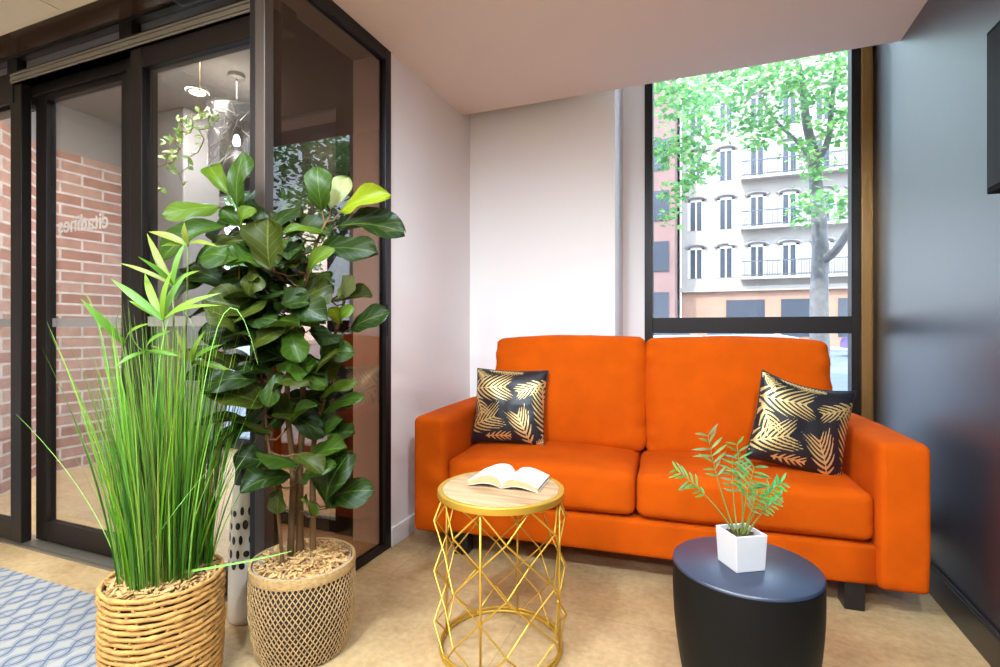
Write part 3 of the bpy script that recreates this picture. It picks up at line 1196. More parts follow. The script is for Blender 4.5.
pillow('throw_pillow', (-0.893, 2.372, 0.628), (0.96, 0.10, -0.01), (0.0, 0.24, 0.97), 0.362, 0.12,
       'black throw pillow with gold palm leaves against the left sofa arm')
pillow('throw_pillow', (0.348, 2.345, 0.626), (0.93, 0.22, -0.22), (0.52, 0.26, 0.86), 0.358, 0.11,
       'black throw pillow with gold palm leaves leaning on the right sofa arm', sag=0.02)

# ---------------------------------------------------------------- gold lattice side table with the open book
TX, TY, TH = -0.604, 1.526, 0.503
tb = empty('side_table', (TX, TY, 0))
tag(tb, 'round gold wire lattice side table with pale wood top', 'side table')
RT = 0.196
b = MB()
b.lathe([(0, TH - 0.014), (RT - 0.012, TH - 0.014), (RT - 0.012, TH - 0.002), (RT - 0.014, TH), (0, TH)], 72)
b.build('table_top', M['wood_top'], tb, smooth=True, angle=30)
b = MB()
b.lathe([(RT - 0.0115, TH - 0.022), (RT + 0.003, TH - 0.022), (RT + 0.004, TH - 0.02), (RT + 0.004, TH - 0.003), (RT + 0.001, TH), (RT - 0.0115, TH - 0.001), (RT - 0.0115, TH - 0.022)], 72)
b.build('top_rim', M['gold'], tb, smooth=True, angle=30)


def circ(r, z, n=72):
    return [(r * cos(2 * pi * i / n), r * sin(2 * pi * i / n), z) for i in range(n)]


b = MB()
b.tube(circ(RT - 0.006, 0.007), 0.006, 8, closed=True)
b.build('base_ring', M['gold'], tb, smooth=True)
b = MB()
b.tube(circ(RT - 0.006, 0.020), 0.004, 8, closed=True)
b.build('lower_ring', M['gold'], tb, smooth=True)
A0 = radians(-86.4)
RB = RT - 0.004
z_lo, z_hi = 0.008, TH - 0.022
for k in range(4):
    a = A0 + k * pi / 2
    b = MB()
    b.tube([((RB - 0.004) * cos(a), (RB - 0.004) * sin(a), z_lo), ((RB - 0.004) * cos(a), (RB - 0.004) * sin(a), z_hi)], 0.0037, 8)
    b.build('upright_rod', M['gold'], tb, smooth=True)
NL = 6
for k in range(8):
    for s in (-1, 1):
        pts = []
        for i in range(NL + 1):
            a = A0 + k * pi / 4 + s * i * pi / 8
            r = RB + (0.016 if i % 2 else -0.006)
            r += 0.003 * s
            pts.append(Vector((r * cos(a), r * sin(a), z_hi + (z_lo - z_hi) * i / NL)))
        b = MB()
        for p, q in zip(pts[:-1], pts[1:]):
            b.tube([p, q], 0.0027, 6)
        b.build('lattice_rod', M['gold'], tb, smooth=True, angle=60)

bk = empty('book', (-0.596, 1.580, TH), radians(3))
tag(bk, 'open paperback book lying on the round wood table top', 'book')
BW, BD = 0.114, 0.155


def page_profile(n=16):
    r = []
    for i in range(n + 1):
        t_ = i / n
        x = BW * t_
        zb = 0.0035 + 0.013 * sin(pi * t_ ** 0.8) ** 1.2
        th = 0.0215 * (sin(min(1, t_ * 5) * pi / 2) ** 0.6) * (1 - 0.55 * t_ ** 2.5) + 0.002
        r.append((x, zb, zb + th))
    return r


for s in (-1, 1):
    b = MB()
    pr = page_profile()
    th_k = 1.0 if s < 0 else 0.85
    fr, bk_ = [], []
    n = len(pr)
    rows = []
    for y in (-BD / 2, BD / 2):
        lo_ = [b.vert((s * x, y, zb * (1 if s < 0 else 0.9))) for x, zb, zt in pr]
        hi_ = [b.vert((s * (x + (0.002 if i == n - 1 else 0)), y, zb * (1 if s < 0 else .9) + (zt - zb) * th_k)) for i, (x, zb, zt) in enumerate(pr)]
        rows.append((lo_, hi_))
    for i in range(n - 1):
        b.mi = 1
        b.face((rows[0][0][i], rows[0][0][i + 1], rows[0][1][i + 1], rows[0][1][i]))
        b.face((rows[1][0][i + 1], rows[1][0][i], rows[1][1][i], rows[1][1][i + 1]))
        b.mi = 0
        b.face((rows[0][1][i], rows[0][1][i + 1], rows[1][1][i + 1], rows[1][1][i]))
        b.face((rows[0][0][i + 1], rows[0][0][i], rows[1][0][i], rows[1][0][i + 1]))
    b.mi = 1
    b.face((rows[0][0][-1], rows[1][0][-1], rows[1][1][-1], rows[0][1][-1]))
    b.build('page_block', [M['paper'], M['paper_edge']], bk, smooth=True, angle=35)
b = MB()
cp = []
for s in (-1, 1):
    pr = page_profile()
    pp = [(s * x * 1.03, max(0.0012, zb * (1 if s < 0 else 0.9) - 0.0025)) for x, zb, zt in pr]
    cp = pp[::-1] + cp if s < 0 else cp + pp[1:]
cp = sorted(cp)
for i in range(len(cp) - 1):
    (xa, za), (xb, zb) = cp[i], cp[i + 1]
    q = [b.vert((x, y, z)) for (x, z) in ((xa, za), (xb, zb)) for y in (-BD / 2 - 0.003, BD / 2 + 0.003)]
    q2 = [b.vert((x, y, z + 0.0012)) for (x, z) in ((xa, za), (xb, zb)) for y in (-BD / 2 - 0.003, BD / 2 + 0.003)]
    b.face((q[0], q[1], q[3], q[2]))
    b.face((q2[0], q2[2], q2[3], q2[1]))
    b.face((q[0], q[2], q2[2], q2[0]))
    b.face((q[1], q2[1], q2[3], q[3]))
b.build('cover', M['paper'], bk)

# ---------------------------------------------------------------- black drum table with the potted palm
dt = empty('drum_table', (0.094, 1.470, 0))
tag(dt, 'black drum side table tapering to the floor, palm pot on it', 'side table')
b = MB()
prof = [(0, 0.0), (0.128, 0.0), (0.132, 0.004)]
for i in range(13):
    t_ = i / 12
    prof.append((0.132 + 0.045 * sin(pi / 2 * min(1, t_ * 1.12)) ** 0.9, 0.006 + 0.378 * t_))
prof += [(0.1775, 0.388), (0.177, 0.392)]
b.lathe(prof, 96)
b.build('body', M['matt_black'], dt, smooth=True, angle=40)
b = MB()
b.lathe([(0.177, 0.3921), (0.1765, 0.397), (0.173, 0.400), (0, 0.400)], 96)
b.build('table_top', M['blue_sheen_top'], dt, smooth=True, angle=50)

pp = empty('potted_palm', (0.083, 1.455, 0.400), radians(32))
tag(pp, 'small parlour palm in square white pot on the black drum table', 'potted plant')
S = 0.0435
b = MB()
zz = 0.090
o_, i_ = S, S - 0.006
vb = [b.vert((x * (o_ - 0.004), y * (o_ - 0.004), 0)) for x, y in ((-1, -1), (1, -1), (1, 1), (-1, 1))]
vt = [b.vert((x * o_, y * o_, zz)) for x, y in ((-1, -1), (1, -1), (1, 1), (-1, 1))]
vi = [b.vert((x * i_, y * i_, zz)) for x, y in ((-1, -1), (1, -1), (1, 1), (-1, 1))]
vk = [b.vert((x * i_, y * i_, zz - 0.02)) for x, y in ((-1, -1), (1, -1), (1, 1), (-1, 1))]
b.face(vb[::-1])
for k in range(4):
    j = (k + 1) % 4
    b.face((vb[k], vb[j], vt[j], vt[k]))
    b.face((vt[k], vt[j], vi[j], vi[k]))
    b.face((vi[k], vi[j], vk[j], vk[k]))
b.face(vk)
b.build('pot', M['white_pot'], pp, bevel=0.002)
b = MB()
n = 16
g = [[b.vert(((2 * i / n - 1) * i_ * 0.98, (2 * j / n - 1) * i_ * 0.98, zz - 0.012 + 0.008 * mnoise.noise(Vector((i * 0.7, j * 0.7, 0))))) for i in range(n + 1)] for j in range(n + 1)]
for j in range(n):
    for i in range(n):
        b.face((g[j][i], g[j][i + 1], g[j + 1][i + 1], g[j + 1][i]))
so = b.build('soil', M['soil'], pp, smooth=True)
so['kind'] = 'stuff'
# fronds: stem polyline in local coordinates seen from the camera (right, away, up)
FR = [  # base x, bend, tip (dx, dy, dz), leaflets, tint
    ((-0.012, 0.0), (-0.055, 0.01, 0.165), (-0.078, 0.0, 0.235), 7, (120, 140, 80), 0.9),
    ((-0.014, 0.004), (-0.06, -0.01, 0.12), (-0.155, -0.02, 0.142), 8, (96, 150, 70), 0.8),
    ((-0.006, 0.0), (-0.02, 0.02, 0.10), (-0.018, 0.03, 0.175), 7, (70, 130, 60), 0.75),
    ((0.0, 0.0), (0.004, -0.01, 0.10), (0.028, -0.03, 0.17), 8, (64, 128, 50), 0.85),
    ((0.008, 0.002), (0.03, 0.0, 0.11), (0.088, -0.02, 0.135), 9, (58, 150, 60), 0.85),
    ((0.012, -0.004), (0.035, -0.02, 0.08), (0.080, -0.045, 0.105), 7, (70, 140, 70), 0.7),
    ((0.004, 0.006), (0.01, 0.02, 0.12), (-0.008, 0.03, 0.21), 7, (84, 140, 64), 0.7),
    ((0.002, -0.006), (0.02, -0.02, 0.07), (0.035, -0.04, 0.115), 6, (60, 120, 50), 0.7)]
random.seed(21)
def turn(x, y):
    a = radians(-32)
    return (x * cos(a) - y * sin(a), x * sin(a) + y * cos(a))


for (bx, bend, tip, nlf, tc_, sc_) in FR:
    bx = turn(*bx)
    bend = turn(bend[0], bend[1]) + (bend[2],)
    tip = turn(tip[0], tip[1]) + (tip[2],)
    fwd = turn(0.15, -0.9)
    b = MB()
    cols = []
    p0 = Vector((bx[0], bx[1], zz - 0.014))
    p1 = Vector((bend[0], bend[1], zz + bend[2] * 0.6))
    p2 = Vector((tip[0], tip[1], zz + tip[2]))
    pts = []
    for i in range(15):
        t_ = i / 14
        pts.append(p0 * (1 - t_) ** 2 + p1 * 2 * t_ * (1 - t_) + p2 * t_ * t_)
    nv = len(b.v)
    b.tube(pts, [0.0028 * (1 - 0.7 * i / 14) for i in range(15)], 5)
    cols.extend([lin(128, 140, 62)] * (len(b.v) - nv))
    for i in range(nlf):
        t_ = 0.60 + 0.40 * i / (nlf - 1)
        q = t_ * 14
        i0 = min(13, int(q))
        p = pts[i0].lerp(pts[i0 + 1], q - i0)
        tg = (pts[i0 + 1] - pts[i0]).normalized()
        sd = tg.cross(Vector((fwd[0] * 0.45, fwd[1] * 0.45, 0.9))).normalized()
        L = (0.044 if tip[2] > 0.2 or nlf == 8 else 0.036) * sc_ * (0.55 + 0.75 * sin(pi * (0.15 + 0.75 * i / nlf)))
        for s in (-1, 1):
            dr = (tg * 0.65 + sd * s * 0.8 + Vector((random.uniform(-0.25, 0.25), random.uniform(-0.3, 0.2), random.uniform(-0.55, 0.0)))).normalized()
            leaf(b, cols, p, p + dr * L, 0.0075 * sc_, Vector((fwd[0], fwd[1], 0.6)) + sd * 0.3 * s, lin(*[c + random.randint(-14, 14) for c in tc_]), nl=5, nw=2, droop=0.1, cup=0.1, wave=0, prof=lambda t: sin(pi * min(1, 0.04 + t * 0.94)) ** 0.8)
    o = b.build('palm_frond', M['grass'], pp, smooth=True)
    set_tint(o, cols)

# ---------------------------------------------------------------- wood chips helper
def chips(name, parent, r, z, n, seed, extra=None):
    random.seed(seed)
    b = MB()
    for k in range(n):
        a = random.uniform(0, 2 * pi)
        q = r * sqrt(random.random())
        c = Vector((q * cos(a), q * sin(a), z + random.uniform(-0.004, 0.012) + 0.022 * (1 - (q / r) ** 2)))
        d = Vector((random.uniform(-1, 1), random.uniform(-1, 1), random.uniform(-0.35, 0.35))).normalized()
        s = d.cross(Vector((random.uniform(-0.4, 0.4), random.uniform(-0.4, 0.4), 1))).normalized()
        u = d.cross(s)
        b.obox(c, d * random.uniform(0.008, 0.018), s * random.uniform(0.002, 0.0045), u * random.uniform(0.0008, 0.0016))
    b.lathe([(0, z - 0.012), (r, z - 0.012), (r, z - 0.004), (0, z + 0.006)], 32)
    o = b.build(name, M['chips'], parent)
    o['kind'] = 'stuff'
    return o


# ---------------------------------------------------------------- tall grass in the coiled basket
GX, GY = -1.411, 1.0
gp = empty('potted_grass', (GX, GY, 0))
tag(gp, 'tall green ornamental grass in a chunky coiled basket', 'potted plant')
random.seed(5)
NR, RH = 20, 0.0158
b = MB()


def basket_r(z):
    t_ = z / 0.285
    return 0.137 + 0.010 * sin(pi / 2 * min(1, t_ * 1.5)) - 0.002 * t_


for k in range(NR):
    z = 0.012 + k * RH
    R0 = basket_r(z)
    pts, rad = [], []
    n = 64
    ph = random.uniform(0, 9)
    for i in range(n):
        a = 2 * pi * i / n
        wob = mnoise.noise(Vector((cos(a) * 2, sin(a) * 2, k * 1.3)))
        pts.append((R0 * cos(a) + 0.004 * wob * cos(a), R0 * sin(a) + 0.004 * wob * sin(a), z + 0.0035 * mnoise.noise(Vector((cos(a) * 3 + 5, sin(a) * 3, k * 2.1)))))
        knot = max(0, sin(a * 9 + ph)) ** 12
        rad.append(0.0059 + 0.0022 * mnoise.noise(Vector((cos(a) * 6, sin(a) * 6, k * 3.3))) + 0.0030 * knot)
    b.tube(pts, rad, 7, closed=True)
bk_o = b.build('basket', M['rope'], gp, smooth=True)
b = MB()
for k in range(NR - 1):
    z = 0.012 + k * RH
    for i in range(16):
        a = 2 * pi * (i + 0.5 * (k % 2) + random.uniform(-0.15, 0.15)) / 16
        R0 = basket_r(z + RH / 2) - 0.001
        da = random.uniform(-0.05, 0.05)
        b.tube([((R0 - 0.004) * cos(a), (R0 - 0.004) * sin(a), z), ((R0 + 0.003) * cos(a + da), (R0 + 0.003) * sin(a + da), z + RH / 2), ((R0 - 0.004) * cos(a + 2 * da), (R0 - 0.004) * sin(a + 2 * da), z + RH)], 0.0036, 5)
b.build('basket_ties', M['rope'], bk_o, smooth=True)
b = MB()
b.lathe([(0, 0.006)] + [(basket_r(z) - 0.011, z) for z in (0.006, 0.05, 0.1, 0.15, 0.2, 0.24, 0.31)], 40)
b.build('basket_liner', M['dark_liner'], gp, smooth=True)
chips('wood_chips', gp, basket_r(0.26) - 0.012, 0.302, 560, 8)

random.seed(31)
gb = MB()
gc = []
GREENS = [(98, 152, 30), (128, 176, 48), (74, 130, 24), (146, 188, 72), (88, 146, 38), (50, 96, 18), (58, 108, 18), (112, 162, 32)]
for k in range(620):
    a = random.uniform(0, 2 * pi)
    q = 0.113 * sqrt(random.random())
    bx, by = q * cos(a) - 0.010, q * sin(a) + 0.014
    H = random.choice((random.uniform(0.35, 0.6), random.uniform(0.5, 0.78), random.uniform(0.6, 0.86)))
    lean = 0.065 * q / 0.105 + random.uniform(0.0, 0.05)
    dx, dy = cos(a) * lean + random.uniform(-0.05, 0.05), sin(a) * lean + random.uniform(-0.05, 0.05)
    cur = random.uniform(0.3, 1.2)
    pts = []
    ns = 7
    for i in range(ns + 1):
        t_ = i / ns
        o_ = 0.45 * t_ + 0.55 * t_ ** (1.5 + cur)
        pts.append(Vector((bx + dx * o_, by + dy * o_, 0.292 + H * t_ * (1 - 0.06 * t_))))
    wv = random.uniform(0.0030, 0.0052)
    ws = [wv * (0.8 + 0.3 * sin(pi * i / ns)) * (1 - (i / ns) ** 3 * 0.92) for i in range(ns + 1)]
    c = lin(*[max(0, v + random.randint(-16, 16)) for v in random.choice(GREENS)])
    tip = lin(170, 190, 96)
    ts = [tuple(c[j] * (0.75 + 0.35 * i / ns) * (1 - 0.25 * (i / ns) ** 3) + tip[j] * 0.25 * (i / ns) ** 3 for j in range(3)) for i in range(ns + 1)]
    side = Vector((random.uniform(-0.7, 0.7), -1, random.uniform(-0.2, 0.2))).normalized()
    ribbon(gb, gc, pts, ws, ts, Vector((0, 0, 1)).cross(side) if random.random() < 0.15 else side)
# stray arching blades
G0 = Vector((GX, GY, 0))
for (p0, p1, p2, wv) in (
        (P(178, 573, 1.42), P(250, 562, 1.40), P(292, 551, 1.44), 0.006),
        (P(124, 588, 1.45), P(104, 500, 1.50), P(16, 414, 1.60), 0.0025),
        (P(126, 586, 1.42), P(122, 470, 1.45), P(68, 380, 1.55), 0.0025),
        (P(150, 585, 1.40), P(152, 230, 1.36), P(195, 330, 1.30), 0.003),
        (P(182, 580, 1.40), P(215, 180, 1.36), P(258, 365, 1.36), 0.003),
        (P(122, 592, 1.38), P(160, 525, 1.34), P(208, 470, 1.36), 0.0025),
        (P(128, 586, 1.42), P(116, 330, 1.44), P(84, 292, 1.48), 0.0025)):
    pts = [(p0 * (1 - t_) ** 2 + p1 * 2 * t_ * (1 - t_) + p2 * t_ * t_) - G0 for t_ in [i / 12 for i in range(13)]]
    ribbon(gb, gc, pts, [wv * (1 - 0.8 * (i / 12) ** 3) for i in range(13)], [lin(140, 200, 90)] * 13, Vector((0.3, -0.9, 0.3)))
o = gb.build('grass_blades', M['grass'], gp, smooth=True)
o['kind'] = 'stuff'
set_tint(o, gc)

# papyrus-like stalks with a star of leaves
random.seed(17)
HEADS = [((163, 320), (165, 575), 1.36, [((110, 278), 10), ((144, 272), 10), ((187, 272), 10), ((221, 292), 9), ((220, 304), 7), ((128, 300), 7), ((172, 268), 8)]),
         ((173, 285), (172, 575), 1.40, [((146, 232), 8), ((118, 262), 6), ((138, 256), 7), ((150, 246), 8), ((186, 240), 8), ((200, 270), 7)]),
         ((188, 245), (180, 575), 1.44, [((148, 231), 10), ((160, 246), 7), ((218, 246), 7), ((184, 222), 8)]),
         ((125, 344), (140, 578), 1.44, [((80, 298), 10), ((100, 318), 6), ((150, 322), 7), ((118, 310), 6)]),
         ((192, 362), (185, 578), 1.46, [((150, 345), 8), ((222, 344), 8), ((235, 372), 8), ((176, 330), 7), ((205, 330), 7)]),
         ((145, 352), (150, 578), 1.33, [((116, 366), 7), ((170, 330), 8), ((180, 356), 7), ((130, 325), 7)])]
for (hd, ft, d, lvs) in HEADS:
    b = MB()
    cols = []
    top = P(hd[0], hd[1], d) - G0
    bot = Vector((0, 0, 0)) + (P(ft[0], ft[1], d) - G0) * 0.5
    bot.z = 0.25
    n = 8
    pts = [bot.lerp(top, i / n) + Vector((0.012 * sin(pi * i / n), 0, 0)) for i in range(n + 1)]
    b.tube(pts, [0.0035 - 0.0012 * i / n for i in range(n + 1)], 6)
    cols.extend([lin(112, 128, 60)] * len(b.v))
    o = b.build('papyrus_stalk', M['grass'], gp, smooth=True)
    set_tint(o, cols)
    f = MB()
    fcol = []
    for (tp_, wpx) in lvs:
        tipd = d + random.uniform(-0.10, 0.06)
        tipp = P(tp_[0], tp_[1], tipd) - G0
        rr = random.random()
        c = lin(118, 152, 40) if rr < 0.4 else (lin(92, 138, 38) if rr < 0.85 else lin(124, 134, 44))
        leaf(f, fcol, top, tipp, wpx / FP * d * 0.78, Vector((0.35, -0.75, 0.55)), c, nl=8, nw=2, droop=0.10, cup=0.35, wave=0.0, prof=lambda t: (0.35 + 0.65 * sin(pi * min(1, t * 0.9 + 0.08))) * (1 - t ** 6))
    fo_ = f.build('leaf_star', M['grass'], o, smooth=True)
    set_tint(fo_, fcol)

# ---------------------------------------------------------------- fiddle-leaf fig in the woven basket
FX, FY = -1.187, 1.295
fg = empty('potted_fiddle_leaf_fig', (FX, FY, 0))
tag(fg, 'tall fiddle-leaf fig with glossy dark leaves in a diamond-woven basket', 'potted plant')
F0 = Vector((FX, FY, 0))
BH = 0.262


def fig_r(z):
    t_ = min(1, max(0, z / BH))
    return 0.130 + 0.034 * sin(pi * min(1, 0.06 + 0.62 * t_)) ** 0.9 - 0.003 * t_


b = MB()
zs = [i / 12 * BH for i in range(13)]
b.lathe([(0, 0.004)] + [(fig_r(z) - 0.004, max(z, 0.004)) for z in zs] + [(fig_r(BH) - 0.012, BH), (fig_r(0.1) - 0.014, 0.1)], 64)
bo = b.build('basket', M['weave_dark'], fg, smooth=True)
b = MB()
NS = 62
for k in range(NS):
    for s in (-1, 1):
        pts = []
        for i in range(13):
            z = 0.006 + (BH - 0.016) * i / 12
            a = 2 * pi * k / NS + s * 1.05 * i / 12
            r = fig_r(z) - 0.002 + 0.0012 * sin(pi * i * 1.0 + k)
            pts.append((r * cos(a), r * sin(a), z))
        b.tube(pts, 0.0019, 4, caps=False)
b.build('diamond_weave', M['strand'], bo, smooth=True)
b = MB()
b.lathe([(fig_r(BH) - 0.008, BH - 0.012), (fig_r(BH) + 0.003, BH - 0.012), (fig_r(BH) + 0.005, BH), (fig_r(BH) + 0.003, BH + 0.016), (fig_r(BH) - 0.006, BH + 0.016), (fig_r(BH) - 0.008, BH - 0.012)], 64)
b.build('rim_band', M['band'], bo, smooth=True, angle=50)
b = MB()
b.tube(circ(0.125, 0.006, 56), 0.006, 6, closed=True)
b.build('base_ring', M['band'], bo, smooth=True)
b = MB()
b.lathe([(fig_r(BH) - 0.012, BH - 0.03), (fig_r(BH) - 0.010, BH + 0.013), (fig_r(BH) - 0.013, BH + 0.014), (fig_r(BH) - 0.015, BH - 0.03)], 56)
b.build('plastic_liner', M['liner'], fg, smooth=True, angle=50)
chips('wood_chips', fg, fig_r(BH) - 0.018, BH + 0.002, 620, 9)
for i, (x, y, r) in enumerate(((-0.10, -0.075, 0.014), (-0.055, -0.105, 0.010))):
    b = MB()
    b.soft((x, y, BH + 0.008), (r, r * 0.8, r * 0.5), r * 0.45, n=6)
    b.build('pebble', M['stone'], fg, smooth=True)

# stems
STEMS = [
    [P(300, 560, 1.66), P(300, 470, 1.65), P(303, 380, 1.64), P(290, 300, 1.63), P(268, 262, 1.62), P(240, 226, 1.60)],
    [P(290, 560, 1.63), P(293, 470, 1.62), P(287, 400, 1.60), P(295, 330, 1.58), P(310, 262, 1.57), P(326, 222, 1.58)],
    [P(313, 558, 1.67), P(313, 460, 1.66), P(318, 420, 1.67), P(332, 370, 1.69), P(336, 330, 1.70), P(345, 300, 1.70)],
    [P(283, 570, 1.58), P(277, 500, 1.57), P(268, 440, 1.56), P(262, 380, 1.55), P(252, 330, 1.55), P(240, 290, 1.56)]]
SR = [0.0125, 0.011, 0.0105, 0.0055]


def smooth_pts(pts, n=5):
    r = []
    for i in range(len(pts) - 1):
        p0, p1, p2, p3 = pts[max(0, i - 1)], pts[i], pts[i + 1], pts[min(len(pts) - 1, i + 2)]
        for k in range(n):
            t_ = k / n
            r.append(0.5 * ((2 * p1) + (p2 - p0) * t_ + (2 * p0 - 5 * p1 + 4 * p2 - p3) * t_ ** 2 + (3 * p1 - p0 - 3 * p2 + p3) * t_ ** 3))
    r.append(pts[-1])
    return r


stem_objs, stem_pts = [], []
for pts, r0 in zip(STEMS, SR):
    sp_ = smooth_pts([p - F0 for p in pts])
    sp_[0].z = min(sp_[0].z, BH - 0.01)
    b = MB()
    n = len(sp_) - 1
    b.tube(sp_, [r0 * (1 - 0.68 * (i / n)) for i in range(n + 1)], 8)
    stem_objs.append(b)
    stem_pts.append(sp_)

DK, MD, OL, LT, YL, PL = (28, 46, 8), (46, 70, 12), (56, 64, 14), (76, 98, 20), (112, 124, 14), (142, 150, 92)
# base px, tip px, width px, tint, depth of base, depth of tip
LEAVES = [
    ((220, 207), (162, 214), 24, LT, 1.60, 1.52), ((237, 207), (243, 152), 24, MD, 1.58, 1.56), ((228, 195), (209, 166), 20, LT, 1.63, 1.66),
    ((240, 226), (221, 208), 17, MD, 1.58, 1.55), ((240, 226), (254, 209), 17, LT, 1.58, 1.55), ((226, 226), (159, 258), 28, MD, 1.58, 1.50),
    ((255, 257), (196, 262), 32, DK, 1.57, 1.48), ((270, 270), (268, 218), 46, OL, 1.52, 1.50), ((262, 240), (301, 205), 22, DK, 1.60, 1.66),
    ((322, 211), (317, 166), 26, MD, 1.58, 1.55), ((331, 209), (348, 177), 22, PL, 1.62, 1.64), ((340, 212), (389, 195), 24, YL, 1.60, 1.52),
    ((338, 226), (404, 231), 36, DK, 1.60, 1.52), ((320, 250), (377, 252), 30, DK, 1.58, 1.48), ((325, 236), (282, 233), 14, LT, 1.56, 1.50),
    ((309, 274), (333, 249), 18, LT, 1.54, 1.48), ((203, 280), (162, 288), 34, DK, 1.60, 1.56), ((343, 301), (353, 276), 20, PL, 1.66, 1.62),
    ((340, 323), (331, 307), 14, YL, 1.62, 1.58), ((340, 323), (352, 307), 15, LT, 1.62, 1.58), ((300, 302), (332, 284), 34, OL, 1.58, 1.55),
    ((290, 302), (327, 320), 30, DK, 1.52, 1.46), ((350, 329), (389, 312), 24, DK, 1.62, 1.56), ((262, 314), (203, 299), 36, OL, 1.55, 1.46),
    ((258, 330), (198, 334), 28, DK, 1.56, 1.50), ((266, 406), (203, 391), 38, OL, 1.54, 1.44), ((272, 433), (196, 420), 18, OL, 1.56, 1.46),
    ((264, 433), (199, 452), 24, MD, 1.55, 1.46), ((300, 466), (254, 454), 32, MD, 1.55, 1.46), ((290, 477), (240, 490), 28, DK, 1.54, 1.45),
    ((327, 508), (347, 454), 46, DK, 1.60, 1.54), ((328, 506), (371, 489), 32, DK, 1.60, 1.52), ((317, 516), (301, 499), 20, LT, 1.58, 1.54),
    ((322, 413), (363, 396), 18, MD, 1.62, 1.56), ((320, 397), (355, 381), 16, LT, 1.62, 1.58), ((328, 434), (355, 432), 20, DK, 1.62, 1.57),
    ((318, 437), (343, 419), 14, MD, 1.60, 1.58), ((285, 431), (316, 404), 19, MD, 1.54, 1.50), ((320, 362), (352, 350), 26, MD, 1.60, 1.56),
    ((294, 364), (326, 375), 26, DK, 1.55, 1.50), ((281, 372), (267, 407), 19, MD, 1.52, 1.48), ((250, 364), (281, 328), 26, OL, 1.52, 1.46),
    ((262, 346), (222, 349), 20, DK, 1.55, 1.50), ((240, 374), (187, 350), 20, OL, 1.54, 1.46), ((236, 379), (184, 376), 18, DK, 1.56, 1.50),
    ((268, 463), (234, 455), 26, DK, 1.58, 1.54), ((280, 488), (277, 514), 20, OL, 1.54, 1.52), ((310, 459), (346, 447), 26, MD, 1.60, 1.54),
    ((300, 481), (333, 464), 24, MD, 1.56, 1.50), ((280, 256), (230, 240), 26, DK, 1.62, 1.62), ((275, 290), (222, 274), 34, DK, 1.60, 1.54),
    ((268, 300), (234, 322), 30, OL, 1.52, 1.46), ((290, 330), (300, 362), 26, MD, 1.50, 1.46), ((300, 280), (288, 246), 28, DK, 1.62, 1.60),
    ((310, 330), (340, 345), 26, DK, 1.60, 1.56), ((262, 370), (222, 366), 26, DK, 1.58, 1.54), ((300, 400), (338, 388), 20, DK, 1.64, 1.66),
    ((280, 395), (246, 420), 24, DK, 1.58, 1.56), ((335, 372), (322, 342), 22, OL, 1.66, 1.64), ((330, 300), (372, 296), 22, OL, 1.66, 1.62),
    ((250, 300), (188, 316), 30, DK, 1.62, 1.64), ((238, 292), (184, 268), 30, DK, 1.60, 1.60), ((290, 420), (320, 436), 22, DK, 1.64, 1.62),
    ((305, 310), (312, 282), 26, DK, 1.64, 1.64), ((262, 420), (228, 440), 22, DK, 1.62, 1.62), ((300, 345), (275, 318), 26, OL, 1.60, 1.58),
    ((318, 384), (338, 366), 20, OL, 1.64, 1.60), ((252, 340), (204, 360), 26, DK, 1.64, 1.66), ((268, 240), (246, 200), 20, DK, 1.66, 1.68),
    ((316, 470), (352, 476), 22, DK, 1.66, 1.64), ((296, 454), (322, 474), 22, OL, 1.52, 1.48)]
random.seed(63)
for k in range(60):
    yy_ = random.uniform(215, 430)
    hw_ = 62 if yy_ < 380 else 44
    cx_ = 266 if yy_ < 380 else 288
    bx_ = cx_ + random.uniform(-0.45, 0.45) * hw_
    an_ = random.uniform(-0.4, pi + 0.4)
    Lp = random.uniform(34, 58)
    tx_, ty_ = bx_ + Lp * cos(an_) * 0.95, yy_ - Lp * 0.45 * sin(an_) + random.uniform(-6, 16)
    dd_ = random.uniform(1.58, 1.74)
    LEAVES.append(((bx_, yy_), (tx_, ty_), random.uniform(24, 36), random.choice((DK, DK, DK, OL, MD)), dd_, dd_ + random.uniform(-0.07, 0.05)))
for k in range(22):
    yy_ = random.uniform(235, 400)
    cx_ = 262 if yy_ < 360 else 284
    bx_ = cx_ + random.uniform(-26, 30)
    an_ = random.uniform(-0.5, pi + 0.5)
    Lp = random.uniform(42, 62)
    dd_ = random.uniform(1.50, 1.58)
    LEAVES.append(((bx_, yy_), (bx_ + Lp * cos(an_), yy_ - Lp * 0.4 * sin(an_) + random.uniform(-4, 14)), random.uniform(26, 36), random.choice((DK, OL, MD, DK)), dd_, dd_ - random.uniform(0.0, 0.08)))
random.seed(44)
fol = [(MB(), [], MB()) for _ in STEMS]
